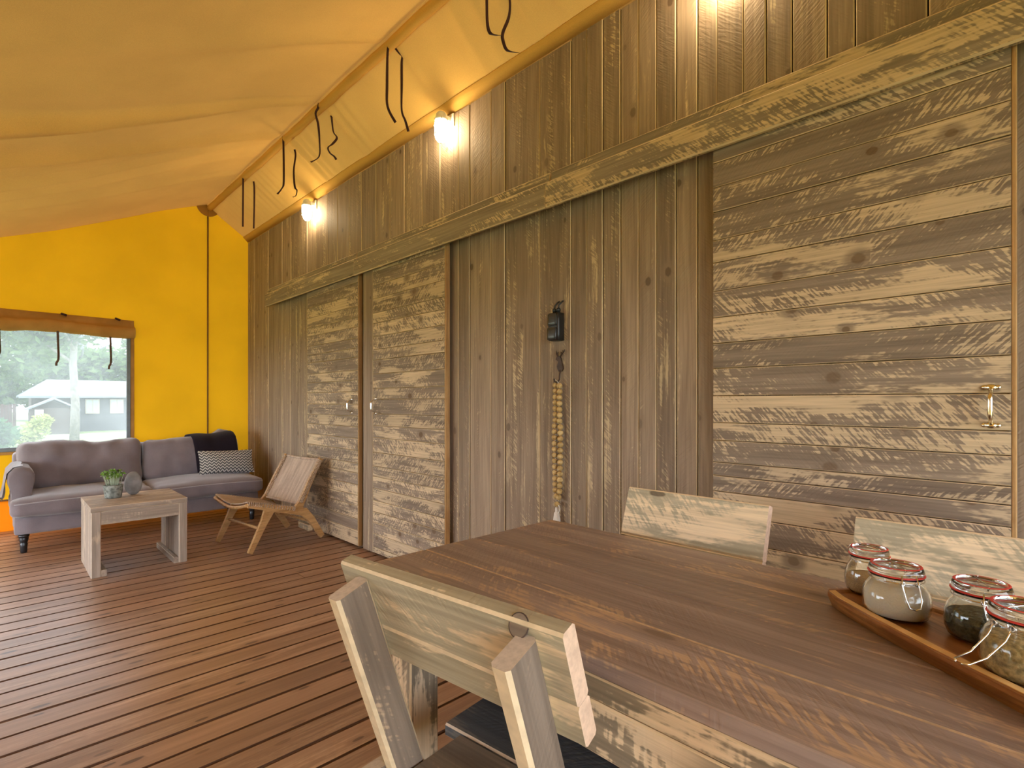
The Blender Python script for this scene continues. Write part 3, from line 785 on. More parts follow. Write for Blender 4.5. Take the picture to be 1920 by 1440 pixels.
ga = thing('bead_garland', 'long loop of round wooden beads with white tassel on deer hook', 'garland', T((WALL_X - 0.026, 1.836, 0.0)))
me_bead = None
def bead(p, s=1.0):
    global me_bead
    if me_bead is None:
        prof = [(0.0, -0.0152)] + [(0.0158 * cos(a), 0.0152 * sin(a)) for a in [radians(-75 + 15 * i) for i in range(11)]] + [(0.0, 0.0152)]
        b = lathe('bead', ga, prof, M_bead, 16); me_bead = b.data
    else:
        b = bpy.data.objects.new('bead', me_bead); link(b, ga)
    b.matrix_basis = T(p) @ Matrix.Rotation(random.uniform(0, 3), 4, 'Z') @ Matrix.Rotation(random.uniform(-0.15, 0.15), 4, 'X') @ Matrix.Scale(s, 4)
for sd in (-1, 1):
    for i in range(20):
        t = i / 19
        w = 0.0165 + (0.006 * sin(pi * min(1, t * 1.05)) if t > 0.35 else 0.0) - (0.006 if i == 19 else 0)
        bead((0.0 if sd > 0 else -0.004, sd * w, 1.288 - 0.0313 * i - (0.004 if sd < 0 else 0)), 0.97 if sd > 0 else 1.03)
bead((-0.004, 0.001, 0.652), 0.95)
tube('cord', ga, [(-0.012, 0.003, 1.318), (-0.010, 0.012, 1.308), (-0.003, 0.0165, 1.29), (0.0, 0.0175, 1.0), (0.0, 0.016, 0.70), (-0.003, 0.0, 0.652), (-0.003, -0.016, 0.70), (-0.004, -0.0175, 1.0), (-0.004, -0.0165, 1.29), (-0.012, -0.008, 1.308), (-0.018, 0.0, 1.316)], 0.0018, M_cotton, 6)
tube('tassel_loop', ga, [(-0.004, 0.004, 0.642), (-0.008, -0.014, 0.648), (-0.008, -0.022, 0.632), (-0.006, -0.012, 0.606), (-0.004, 0.002, 0.592)], 0.0022, M_cotton, 6)
V, F = lathe_geo([(0.0, 0.636), (0.006, 0.634), (0.0085, 0.622), (0.007, 0.612), (0.012, 0.604), (0.017, 0.57), (0.020, 0.53), (0.019, 0.508), (0.0, 0.506)], 20)
V = [(v[0] * (1 + 0.12 * (k % 2)), v[1] * (1 + 0.12 * (k % 2)), v[2]) for k, v in enumerate(V)]
mesh_ob('tassel', V, F, M_cotton, ga, T((-0.003, 0.004, 0.0)), False)

# ------------------------------------------------------------------ dining table
tb = thing('dining_table', 'long brown stained plank dining table in the foreground', 'table', T((1.1075, 0.19, 0)))
TX0, TX1, TY0, TY1, TZ = -0.3725, 0.3725, -1.05, 1.105, 0.76
cuts = [TX0, -0.195, -0.008, 0.182, TX1]
for a, b in zip(cuts, cuts[1:]):
    bx('plank', tb, (a + 0.0012, TY0, TZ - 0.032), (b - 0.0012, TY1 + random.uniform(-0.004, 0.004), TZ + random.uniform(-0.0012, 0.0)), [M_table, M_table_arris if a == -0.195 else M_table, M_table], 0.0022, 1)
for sx in (TX0 + 0.001, TX1 - 0.027):
    bx('apron_board', tb, (sx, TY0 + 0.05, TZ - 0.075), (sx + 0.026, TY1 - 0.02, TZ - 0.033), [M_apron, M_arris, M_arris], 0.003, 1)
    bx('apron_board', tb, (sx, TY0 + 0.05, TZ - 0.168), (sx + 0.026, TY1 - 0.02, TZ - 0.0765), [M_apron, M_arris, M_arris], 0.003, 1)
for sy in (TY0 + 0.06, TY1 - 0.046):
    bx('apron_board', tb, (TX0 + 0.03, sy, TZ - 0.168), (TX1 - 0.03, sy + 0.026, TZ - 0.033), [M_apron, M_arris, M_arris], 0.003, 0)
for sx in (TX0 + 0.03, TX1 - 0.12):
    for sy in (TY0 + 0.09, TY1 - 0.14):
        bx('leg', tb, (sx, sy, 0.0), (sx + 0.09, sy + 0.09, TZ - 0.033), [M_apron, M_arris, M_arris], 0.004, 2)

# ------------------------------------------------------------------ dining chairs (local +x = forward)
LEAN = 0.3289
def dining_chair(M, label, blen=0.522, bshift=0.0047):
    r = thing('dining_chair', label, 'chair', M, 'scaffold wood dining chairs')
    a = Vector((-sin(LEAN), 0, cos(LEAN))); n = Vector((cos(LEAN), 0, sin(LEAN))); Y = Vector((0, 1, 0))
    top = Vector((-0.275, 0, 0.844))
    L = 0.50
    for s in (-1, 1):
        c = top + n * 0.0352 - a * (L / 2) + Y * (s * 0.1955)
        board('back_post', r, L, 0.0704, 0.0345, frame(c, a, n), [M_post, M_chair_arris, M_postend], 0.006, True)
    # backrest: wide plank over a narrow one, in front of the posts
    fz = 0.0712
    def slat(t0, t1, nm):
        c = top + n * (fz + 0.0158) + a * ((t0 + t1) / 2) + Y * bshift
        return board(nm, r, blen, t1 - t0, 0.0315, frame(c, Y, a), [M_chair, M_chair_arris, M_endgrain], 0.0045)
    sp = -0.106 if blen > 0.5 else -0.146
    slat(sp, 0.018, 'backrest_plank')
    slat(-0.178, sp - 0.0005, 'backrest_plank')
    V, F = lathe_geo([(0.0, 0.0022), (0.0165, 0.0018), (0.0165, -0.006)], 24)
    Vr, Fr = tube_geo([(0.0172 * cos(2 * pi * k / 24), 0.0172 * sin(2 * pi * k / 24), 0.001) for k in range(24)], 0.0011, 6, True)
    d = Vector((-cos(LEAN), 0, 0.35)).normalized()
    pk = top + n * (fz + 0.001) + a * 0.010 + Y * -0.180
    if blen > 0.5:
        Mk = Matrix.Translation(pk) @ d.to_track_quat('Z', 'Y').to_matrix().to_4x4()
        kn = mesh_ob('knot', V, F, M_post, r, Mk)
        mesh_ob('knot_ring', Vr, Fr, M_iron, kn, None, True)
    # seat
    bx('seat_plank', r, (-0.145, -0.173, 0.43), (0.033, 0.173, 0.46), [M_seat, M_coffee_arris, M_seat], 0.004, 1)
    bx('seat_plank', r, (0.038, -0.23, 0.43), (0.215, 0.23, 0.46), [M_seat_shade, M_coffee_arris, M_seat_shade], 0.004, 1)
    for s in (-1, 1):
        y0, y1 = (0.2125, 0.2425) if s > 0 else (-0.2425, -0.2125)
        bx('leg', r, (-0.195, y0, 0.0), (-0.115, y1, 0.47), [M_post, M_chair_arris, M_postend], 0.004, 2)
        bx('leg', r, (0.13, y0, 0.0), (0.21, y1, 0.4295), [M_post, M_chair_arris, M_postend], 0.004, 2)
        bx('side_rail', r, (-0.22, y0 - s * 0.0315, 0.345), (0.21, y1 - s * 0.0315, 0.4285), [M_post, M_chair_arris, M_postend], 0.004, 0)
    return r
fx, fy = cos(0.1174), sin(0.1174)
near_o = (0.7262, 0.7376, 0)
dining_chair(T(near_o) @ RZ(math.atan2(fy, fx)), 'pale grey wooden dining chair seen from behind in the foreground, knot on its back')
dining_chair(T((1.444, 0.815, 0)) @ RZ(pi), 'grey wooden dining chair across the table, in front of the plank wall and bead garland', 0.48, 0)
dining_chair(T((1.452, 0.118, 0)) @ RZ(pi), 'grey wooden dining chair across the table, behind the glass jars', 0.48, 0)

# ------------------------------------------------------------------ serving board and jars
TAB = 0.7602
trf = frame((1.286, 0.346, TAB), (-0.62, -0.785, 0), (0.785, -0.62, 0))   # local x along the board from its tip, y away from the camera
tr = thing('serving_board', 'long acacia serving board with pale strip carrying the glass jars', 'board', trf)
def tray_outline(t, ins=0.0):
    # near edge almost straight, far edge bulging; tip rounded
    pts = []
    Lb = 0.66
    near = [(0.0 + ins, 0.018 + ins), (0.015, 0.004 + ins), (0.05, -0.004 + ins), (0.14, -0.012 + ins), (0.28, -0.014 + ins), (0.42, -0.010 + ins), (0.56, 0.0 + ins), (0.63, 0.018 + ins), (Lb - ins, 0.05)]
    far = [(Lb - ins, 0.11), (0.63, 0.145 - ins), (0.56, 0.165 - ins), (0.42, 0.178 - ins), (0.28, 0.182 - ins), (0.14, 0.17 - ins), (0.06, 0.135 - ins), (0.015, 0.09 - ins), (0.0 + ins, 0.065)]
    return near + far
o0, o1, o2 = tray_outline(0), tray_outline(0, 0.014), tray_outline(0, 0.017)
n = len(o0)
inn = [(0.62 * 0.5 + (x - 0.31) * 0.975, 0.083 + (y - 0.083) * 0.86) for x, y in o0]
V = [(x * 0.985 + 0.004, 0.083 + (y - 0.083) * 0.9, 0.0) for x, y in o0] + [(x, y, 0.022) for x, y in o0] + [(x, y, 0.030) for x, y in o0] + [(x, y, 0.030) for x, y in inn] + [(x, y, 0.0235) for x, y in [(0.31 + (a - 0.31) * 0.985, 0.083 + (b - 0.083) * 0.95) for a, b in inn]]
F = [tuple(range(n - 1, -1, -1))]
for lv in range(4):
    for k in range(n): F.append((lv * n + k, lv * n + (k + 1) % n, (lv + 1) * n + (k + 1) % n, (lv + 1) * n + k))
F.append(tuple(range(4 * n, 5 * n)))
fm = [0] * len(F)
mesh_ob('board_body', V, F, [M_tray], tr)
# pale strip on the top edge of the near rim, lighter than the board
V, F = [], []
strip = [(0.012, 0.009), (0.05, 0.0), (0.14, -0.006), (0.28, -0.008), (0.42, -0.004), (0.56, 0.006), (0.62, 0.018)]
for x, y in strip: V += [(x, y + 0.001, 0.0296), (x, y + 0.001, 0.0312), (x, y + 0.015, 0.0312), (x, y + 0.015, 0.0296)]
for i in range(len(strip) - 1):
    for q in range(4): F.append((i * 4 + q, i * 4 + (q + 1) % 4, i * 4 + 4 + (q + 1) % 4, i * 4 + 4 + q))
F += [(3, 2, 1, 0), tuple(range(len(V) - 4, len(V)))]
mesh_ob('pale_rim_strip', V, F, M_rim_strip, tr)

def jar(x, y, R, Hb, fill, fill_mat, label, open_bail=False, turn=0.0):
    """Swing-top jar: blown body, lid, red ring, wire bail and the stuff inside."""
    r = thing('storage_jar', label, 'jar', T((x, y, TAB + 0.0243)) @ RZ(turn), 'swing top jars on the serving board')
    rn = R * 0.76
    outer = [(0.0, 0.0), (R * 0.72, 0.0), (R * 0.9, 0.004), (R * 0.985, Hb * 0.16), (R, Hb * 0.3), (R * 0.97, Hb * 0.46), (R * 0.86, Hb * 0.60), (rn, Hb * 0.68), (rn * 0.97, Hb * 0.73), (rn * 1.0, Hb * 0.78), (rn * 1.06, Hb * 0.80), (rn * 1.06, Hb * 0.83)]
    tk = 0.0026
    inner = [(rn * 0.93, Hb * 0.83), (rn * 0.90, Hb * 0.73), (rn * 0.93, Hb * 0.67), (R * 0.80, Hb * 0.60), (R * 0.97 - tk, Hb * 0.45), (R - tk, Hb * 0.3), (R * 0.98 - tk, Hb * 0.17), (R * 0.88, 0.0065), (R * 0.7, 0.003), (0.0, 0.003)]
    lathe('glass_body', r, outer + inner, M_glass, 40)
    lathe('lid', r, [(0.0, Hb * 0.85), (rn * 0.9, Hb * 0.85), (rn * 1.05, Hb * 0.862), (rn * 1.07, Hb * 0.90), (rn * 1.02, Hb * 0.965), (rn * 0.9, Hb), (rn * 0.86, Hb * 0.985), (rn * 0.72, Hb * 0.955), (0.0, Hb * 0.95)], M_glass, 40)
    V, F = lathe_geo([(rn * 0.98, Hb * 0.8315), (rn * 1.09, Hb * 0.8315), (rn * 1.10, Hb * 0.842), (rn * 1.09, Hb * 0.8535), (rn * 0.98, Hb * 0.8535)], 40)
    mesh_ob('rubber_seal', V, F[:-2] + [], M_seal, r, None, True)
    lathe('seal_reflection', r, [(rn * 0.90, Hb * 1.003), (rn * 0.95, Hb * 1.008), (rn * 0.99, Hb * 0.998)], M_seal, 40, None, False)  # thin red ring stands in for the seal's reflection at the lid rim
    # contents
    ct = [(0.0, 0.0031), (R * 0.69, 0.0032), (R * 0.876, 0.0068)]
    prof = [(Hb * 0.17, R * 0.98 - tk), (Hb * 0.3, R - tk), (Hb * 0.45, R * 0.97 - tk), (Hb * 0.60, R * 0.80)]
    for z, q in prof:
        if z < fill * Hb: ct.append((q - 0.0004, z))
    qq = interp([(z, q) for z, q in [(0.009, R * 0.87)] + prof], fill * Hb)
    ct += [(qq - 0.0004, fill * Hb), (qq * 0.6, fill * Hb + 0.003), (0.0, fill * Hb + 0.004)]
    lathe('contents', r, ct, fill_mat, 36)
    # wire: ring round the neck, hinge coil behind, lever in front
    g = tube_geo([(rn * 1.05 * cos(2 * pi * k / 32), rn * 1.05 * sin(2 * pi * k / 32), Hb * 0.745) for k in range(32)], 0.0013, 6, True)
    q = rn * 1.12
    for s in (-1, 1):
        g = merge(g, tube_geo([(s * 0.010, -q, Hb * 0.74), (s * 0.012, -q - 0.004, Hb * 0.86), (s * 0.010, -q + 0.002, Hb * 0.97), (s * 0.006, -q * 0.7, Hb * 1.01)], 0.0013, 6))
        if not open_bail:
            g = merge(g, tube_geo([(s * 0.012, q - 0.004, Hb * 0.90), (s * 0.014, q + 0.002, Hb * 0.74), (s * 0.013, q + 0.012, Hb * 0.50), (s * 0.009, q + 0.016, Hb * 0.36), (0, q + 0.017, Hb * 0.33)], 0.0014, 6))
        else:
            g = merge(g, tube_geo([(s * 0.012, q - 0.004, Hb * 0.80), (s * 0.012, q + 0.012, Hb * 0.60), (s * 0.011, q + 0.045, Hb * 0.40), (s * 0.010, q + 0.075, Hb * 0.34), (s * 0.004, q + 0.082, Hb * 0.33)], 0.0014, 6))
        g = merge(g, tube_geo([(s * 0.0125 + 0.004 * cos(2 * pi * k / 8), q - 0.001 , Hb * 0.76 + 0.004 * sin(2 * pi * k / 8)) for k in range(8)], 0.0013, 5, True))
    g = merge(g, tube_geo([(0.0, -q * 0.7, Hb * 1.01), (0.0, 0.0, Hb * 1.005), (0.0, q * 0.7, Hb * 1.01), (0.006, q - 0.006, Hb * 0.96)], 0.0013, 6))
    mesh_ob('wire_clasp', g[0], g[1], M_steel, r, None, True)
    return r
jar(1.358, 0.272, 0.046, 0.098, 0.36, M_cane, 'glass jar with brown sugar nearest the tip of the serving board', turn=2.6)
jar(1.254, 0.207, 0.056, 0.098, 0.60, M_sugar, 'glass jar full of white sugar on the serving board', turn=2.2)
jar(1.232, 0.081, 0.052, 0.100, 0.42, M_beans, 'glass jar with dark loose tea, behind the two front jars', turn=2.0)
jar(1.110, 0.020, 0.058, 0.108, 0.52, M_pasta, 'glass jar with pale yellow grains cut off by the frame', open_bail=True, turn=1.0)

# ------------------------------------------------------------------ sofa
sf = thing('sofa', 'mauve grey linen two seat sofa with black turned legs under the window', 'sofa', T((1.01, 6.1, 0)))
wr = lambda p, s, a: a * mnoise.noise(Vector((p.x * s, p.y * s, p.z * s)))
def soft(parent, name, size, r, c, puff=(0, 0, 0), wrinkle=0.006, sc=9.0, n=14, mat=None, rot=None, sag=None, seed=0.0):
    hx, hy, hz = size[0] / 2, size[1] / 2, size[2] / 2
    def fn(p, nn):
        u, v, w = p.x / hx, p.y / hy, p.z / hz
        q = Vector(p)
        q.x += puff[0] * u * max(0, (1 - v * v)) * max(0, (1 - w * w))
        q.y += puff[1] * v * max(0, (1 - u * u)) * max(0, (1 - w * w))
        q.z += puff[2] * w * max(0, (1 - u * u)) * max(0, (1 - v * v))
        q += nn * (wrinkle * mnoise.noise(Vector((p.x * sc + seed, p.y * sc, p.z * sc * 0.6))))
        if sag: q = sag(q, u, v, w)
        return q
    V, F = roundbox_geo(*size, r, n, fn)
    return mesh_ob(name, V, F, mat or M_sofa, parent, T(c) @ (rot or Matrix()), True)
soft(sf, 'base', (1.82, 0.84, 0.145), 0.02, (0, -0.02, 0.215), wrinkle=0.004, n=16)
# back frame with a raised corner at the wall side
def back_fn(q, u, v, w):
    if w > 0: q.z += w * (0.115 * exp(-((u - 0.86) / 0.13) ** 2) - 0.03 * exp(-((u + 0.95) / 0.2) ** 2))
    return q
soft(sf, 'back_frame', (1.82, 0.16, 0.52), 0.05, (0, 0.36, 0.525), n=24, sag=back_fn, wrinkle=0.004)
seatL = soft(sf, 'seat_cushion', (0.935, 0.70, 0.145), 0.045, (-0.466, -0.16, 0.362), (0.0, 0.012, 0.028), 0.010, 7.0, 16, seed=3)
seatR = soft(sf, 'seat_cushion', (0.935, 0.70, 0.145), 0.045, (0.472, -0.16, 0.362), (0.0, 0.012, 0.034), 0.010, 7.0, 16, seed=9)
for sc_, cx in ((seatL, -0.466), (seatR, 0.472)):
    pts = []
    hx, hy = 0.468, 0.352
    for t in [i / 40 for i in range(41)]:
        pts.append((-hx + 0.02 + (2 * hx - 0.04) * t, -hy - 0.002, 0.036 + 0.010 * sin(pi * t)))
    tube('piping', sc_, pts, 0.0045, M_piping, 6)
tilt = Matrix.Rotation(-0.20, 4, 'X')
def bsag(k):
    def f(q, u, v, w):
        if w > 0: q.z += -0.022 * w * exp(-((u - k) / 0.30) ** 2)
        if v < 0:
            for du, tl, dp in ((-0.05, 0.25, 0.016), (0.10, -0.30, 0.013), (-0.28, 0.5, 0.009), (0.32, -0.55, 0.008), (-0.6, 0.2, 0.006)):
                q.y += dp * exp(-((u - k - du - tl * (0.8 - w)) / 0.055) ** 2) * max(0, min(1, 0.4 + w))
        return q
    return f
bkL = soft(sf, 'back_cushion', (0.885, 0.19, 0.44), 0.07, (-0.435, 0.19, 0.625), (0.0, 0.045, 0.0), 0.022, 9.0, 26, rot=tilt, sag=bsag(0.25), seed=1)
bkR = soft(sf, 'back_cushion', (0.865, 0.19, 0.43), 0.07, (0.452, 0.19, 0.618), (0.0, 0.045, 0.0), 0.016, 9.0, 24, rot=tilt, sag=bsag(-0.7), seed=5)
for bk, hx in ((bkL, 0.425), (bkR, 0.415)):
    pts = []
    for i in range(49):
        t = i / 48
        if t < 0.25: p = (-hx, 0.005, -0.12 + 0.26 * (t / 0.25))
        elif t < 0.75: p = (-hx + 2 * hx * (t - 0.25) / 0.5, 0.02, 0.0)
        else: p = (hx, 0.005, 0.14 - 0.26 * ((t - 0.75) / 0.25))
        if 0.25 <= t <= 0.75:
            u = p[0] / hx; p = (p[0], 0.02, 0.215 - 0.045 * max(0, abs(u) - 0.9) / 0.1 - 0.02 * exp(-((u - (0.25 if bk is bkL else -0.7)) / 0.3) ** 2))
        pts.append(p)
    tube('piping', bk, pts, 0.0055, M_piping, 6)
def arm_geo(x0):
    # rolled arm: profile in x-z swept along y
    prof = [(-0.06, 0.29), (-0.065, 0.48), (-0.085, 0.55), (-0.08, 0.62), (-0.045, 0.665), (0.0, 0.675), (0.05, 0.66), (0.078, 0.61), (0.075, 0.55), (0.062, 0.48), (0.06, 0.29)]
    V, F = [], []
    ys = [-0.36, -0.35, -0.25, -0.1, 0.05, 0.2, 0.32]
    for j, yy in enumerate(ys):
        k = 0.90 if j == 0 else 1.0
        for px, pz in prof:
            w = 0.004 * mnoise.noise(Vector((px * 9, yy * 9, pz * 9 + x0)))
            V.append((x0 + px * k + w, yy, 0.29 + (pz - 0.29) * (k * 0.99 + 0.01) + w))
    m = len(prof)
    for j in range(len(ys) - 1):
        for k in range(m): F.append((j * m + k, (j + 1) * m + k, (j + 1) * m + (k + 1) % m, j * m + (k + 1) % m))
    F.append(tuple(range(m))); F.append(tuple(range(len(ys) * m - 1, (len(ys) - 1) * m - 1, -1)))
    return V, F
for xx in (-0.865, 0.865):
    V, F = arm_geo(xx)
    if xx > 0: V = [(a if a < xx + 0.03 else a - 0.015, b + 0.20 * (0.32 - b) / 0.68, 0.29 + (c - 0.29) * 0.93) for a, b, c in V]
    mesh_ob('arm', V, F, M_sofa, sf, None, True)
# loose linen hanging over the outside of the left arm
V, F = [], []
for j in range(8):
    yy = -0.30 + 0.075 * j
    for xx, zz in ((-0.86, 0.682), (-0.915, 0.672), (-0.952, 0.625), (-0.965, 0.54), (-0.975 + 0.012 * sin(j * 2.1), 0.47), (-0.985 + 0.016 * sin(j * 2.1), 0.41)):
        V.append((xx + 0.006 * sin(j * 1.7), yy, zz + (0.02 * sin(j * 1.3) if zz < 0.45 else 0)))
for j in range(7):
    for k in range(5): F.append((j * 6 + k, j * 6 + k + 1, (j + 1) * 6 + k + 1, (j + 1) * 6 + k))
mesh_ob('arm_cover', V, F, M_sofa, sf, None, True)
for xx, yy in ((-0.855, -0.40), (0.855, -0.40), (-0.855, 0.34), (0.855, 0.34)):
    lathe('leg', sf, [(0.0, 0.0), (0.019, 0.0), (0.021, 0.006), (0.023, 0.05), (0.026, 0.072), (0.022, 0.078), (0.025, 0.086), (0.031, 0.115), (0.028, 0.121), (0.034, 0.128), (0.036, 0.144)], M_black, 18, T((xx, yy, 0)))

# velvet throw folded over the right back cushion
V, F = [], []
path = [(0.49, 0.60), (0.47, 0.70), (0.44, 0.80), (0.38, 0.838), (0.27, 0.850), (0.18, 0.838), (0.105, 0.80), (0.055, 0.73), (0.02, 0.64), (-0.005, 0.54), (-0.02, 0.475)]
NXT = 14
for j, (py, pz) in enumerate(path):
    for i in range(NXT + 1):
        u = i / NXT
        x = 1.01 + 0.425 + 0.425 * u + (0.03 * (j / 10) * (1 - u))
        V.append((x, 6.1 + py - 0.006 + 0.005 * sin(u * 17 + j), pz + 0.006 * sin(u * 9) + (0.02 * u * u if pz > 0.78 else 0)))
nn = NXT + 1
for j in range(len(path) - 1):
    for i in range(NXT): F.append((j * nn + i, j * nn + i + 1, (j + 1) * nn + i + 1, (j + 1) * nn + i))
th = mesh_ob('throw_blanket', V, F, M_throw, None, None, True)
md = th.modifiers.new('thickness', 'SOLIDIFY'); md.thickness = 0.012; md.offset = 0.0
tag(th, 'midnight dark velvet throw draped over the sofa back beside the wall', 'throw')
# patterned cushion
def pil(p, nn):
    u, v = p.x / 0.25, p.y / 0.125
    q = Vector(p); k = (1 - abs(u) ** 2.6) * (1 - abs(v) ** 2.6)
    q.z = (1 if p.z > 0 else -1) * (0.006 + 0.055 * max(0, k) ** 0.6) if abs(p.z) > 1e-4 else 0
    q.x *= 1 - 0.05 * (1 - v * v) ; q.y *= 1 - 0.07 * (1 - u * u)
    return q
V, F = roundbox_geo(0.52, 0.25, 0.10, 0.004, 16, pil)
pl = mesh_ob('cushion', V, F, M_zig, None, frame((1.70, 5.945, 0.578), (1, 0.02, -0.03), (0, 0.36, 0.93)), True)
tag(pl, 'grey and cream zigzag patterned cushion on the sofa', 'cushion')

# ------------------------------------------------------------------ coffee table
cf = thing('coffee_table', 'low grey washed wooden coffee table in front of the sofa', 'table', T((0.74, 4.825, 0)))
CW, CD, CH = 0.285, 0.295, 0.48
CM = [M_coffee, M_coffee_arris, M_coffee]
for i in range(4):
    a = -CD + 2 * CD * i / 4; b = a + 2 * CD / 4
    bx('top_plank', cf, (-CW, a + 0.001, CH - 0.034), (CW, b - 0.001, CH + random.uniform(-0.001, 0.0)), CM, 0.004, 0)
    for s in (-1, 1):
        x0_, x1_ = (-CW + 0.001, -CW + 0.055) if s < 0 else (CW - 0.055, CW - 0.001)
        bx('side_plank', cf, (x0_ + random.uniform(0, 0.002), a + 0.0015, 0.0), (x1_, b - 0.0015, CH - 0.0345), CM, 0.004, 2)
for sy in (-CD + 0.003, CD - 0.028):
    bx('apron_plank', cf, (-CW + 0.056, sy, CH - 0.125), (CW - 0.056, sy + 0.025, CH - 0.035), CM, 0.003, 0)
for s in (-1, 1):
    x0_, x1_ = (-CW + 0.056, -CW + 0.088) if s < 0 else (CW - 0.088, CW - 0.056)
    bx('foot_strip', cf, (x0_, -CD + 0.004, 0.0), (x1_, CD - 0.004, 0.045), CM, 0.003, 1)

pt = thing('potted_plant', 'small green succulent in a speckled grey pot on the coffee table', 'plant', T((0.625, 4.905, CH)))
lathe('pot', pt, [(0.0, 0.0005), (0.048, 0.0005), (0.052, 0.006), (0.062, 0.088), (0.062, 0.097), (0.056, 0.098), (0.054, 0.084), (0.0, 0.082)], M_pot, 26)
lathe('soil', pt, [(0.0, 0.088), (0.053, 0.0865)], M_soil, 20)
gs, gl = None, None
for i in range(46):
    a = random.uniform(0, 2 * pi); q = random.uniform(0.0, 0.052); hgt = random.uniform(0.145, 0.20) - 0.4 * max(0, q - 0.03)
    b = (q * 0.75 * cos(a), q * 0.75 * sin(a), 0.085); e = (q * 1.25 * cos(a), q * 1.25 * sin(a), hgt)
    t = tube_geo([b, ((b[0] + e[0]) / 2, (b[1] + e[1]) / 2, (b[2] + e[2]) / 2), e], 0.0016, 5); gs = t if gs is None else merge(gs, t)
    for k in range(9):
        d = Vector((random.gauss(0, 1), random.gauss(0, 1), random.gauss(0.3, 0.8))).normalized()
        s = d.cross(Vector((random.random(), random.random(), 1))).normalized() * 0.0075
        p = Vector(e) + d * 0.004
        t = ([p, p + d * 0.008 + s, p + d * 0.017, p + d * 0.008 - s], [(0, 1, 2, 3)]); gl = t if gl is None else merge(gl, t)
mesh_ob('stems', gs[0], gs[1], M_stem, pt, None, True)['kind'] = 'stuff'
mesh_ob('leaves', gl[0], gl[1], M_leaf_pot, pt)['kind'] = 'stuff'

def egg(p, nn): return p
V, F = [], []
nu, nv = 28, 16
for j in range(nv + 1):
    f = pi * j / nv
    for i in range(nu):
        a = 2 * pi * i / nu
        w = 1 + 0.06 * cos(f)
        V.append((0.058 * sin(f) * cos(a) * w, 0.026 * sin(f) * sin(a) * w, -0.092 * cos(f) + 0.002 * mnoise.noise(Vector((cos(a) * 3, sin(a) * 3, f * 2)))))
for j in range(nv):
    for i in range(nu): F.append((j * nu + i, j * nu + (i + 1) % nu, (j + 1) * nu + (i + 1) % nu, (j + 1) * nu + i))
stn = mesh_ob('stone_ornament', V, F, M_stone, None, T((0.755, 4.955, CH + 0.0895)) @ RZ(-0.25) @ Matrix.Rotation(0.10, 4, 'X'), True)
tag(stn, 'upright flat grey stone ornament beside the plant pot', 'ornament')

# ------------------------------------------------------------------ woven lounge chair (local -x = front)
lc = thing('lounge_chair', 'low teak lounge chair with woven cord seat and back', 'chair', T((1.70, 4.70, 0)) @ RZ(0.13))
LW = 0.285
def slab(name, parent, outline, y, th, mat):
    """Side piece cut from a plank: outline in x-z, thickness along y, edges softened."""
    n = len(outline)
    cx = sum(p[0] for p in outline) / n; cz = sum(p[1] for p in outline) / n
    e = 0.003
    V = []
    for yy, k in ((y - th / 2, 1), (y - th / 2 + e, 0), (y + th / 2 - e, 0), (y + th / 2, 1)):
        for px, pz in outline:
            d = Vector((px - cx, pz - cz)); l = d.length
            f = (l - e * k) / l
            V.append((cx + d.x * f, yy, cz + d.y * f))
    F = [tuple(range(n)), tuple(range(4 * n - 1, 3 * n - 1, -1))]
    for lv in range(3):
        for k in range(n): F.append((lv * n + k, (lv + 1) * n + k, (lv + 1) * n + (k + 1) % n, lv * n + (k + 1) % n))
    return mesh_ob(name, V, F, mat, parent)
def limb(pts, ws):
    """Outline of a tapered limb through pts with widths ws."""
    L, R = [], []
    for i, p in enumerate(pts):
        a = Vector(pts[max(i - 1, 0)]); b = Vector(pts[min(i + 1, len(pts) - 1)])
        d = (b - a).normalized(); nrm = Vector((-d.y, d.x)) * (ws[i] / 2)
        L.append((p[0] + nrm.x, p[1] + nrm.y)); R.append((p[0] - nrm.x, p[1] - nrm.y))
    return L + R[::-1]
FRONT = (-0.345, 0.385)
SEATP = [(-0.345, 0.386), (-0.24, 0.362), (-0.10, 0.325), (0.04, 0.288), (0.135, 0.262)]
BACKA, BACKB = (0.065, 0.275), (0.285, 0.700)
for s in (-1, 1):
    y = s * LW
    slab('side_rail', lc, limb(SEATP + [(0.20, 0.19), (0.305, 0.022)], [0.03, 0.044, 0.056, 0.06, 0.072, 0.056, 0.042]), y, 0.03, M_teak)
    slab('front_leg', lc, limb([(-0.165, 0.335), (-0.215, 0.23), (-0.325, 0.008)], [0.085, 0.056, 0.036]), y - s * 0.0, 0.028, M_teak)
    slab('back_upright', lc, limb([(0.06, 0.262), (0.10, 0.335), (0.19, 0.52), (0.29, 0.705)], [0.10, 0.056, 0.042, 0.032]), y, 0.0285, M_teak)
tube('stretcher', lc, [(-0.232, -LW, 0.185), (-0.232, LW, 0.185)], 0.012, M_teak, 10)
tube('stretcher', lc, [(0.225, -LW, 0.16), (0.225, LW, 0.16)], 0.012, M_teak, 10)
fr = []
for i in range(17):
    t = i / 16; yy = -LW + 2 * LW * t
    fr.append((-0.345 + 0.0, yy, 0.388 - 0.045 * sin(pi * t)))
tube('front_bar', lc, fr, 0.013, M_teak, 10)
br = [(0.288 + 0.02 * sin(pi * i / 16), -LW + 2 * LW * i / 16, 0.695 - 0.012 * sin(pi * i / 16)) for i in range(17)]
tube('top_bar', lc, br, 0.011, M_weave, 10)
lb = [(0.092 + 0.03 * sin(pi * i / 16), -LW + 2 * LW * i / 16, 0.335 - 0.01 * sin(pi * i / 16)) for i in range(17)]
tube('lower_bar', lc, lb, 0.012, M_weave, 10)
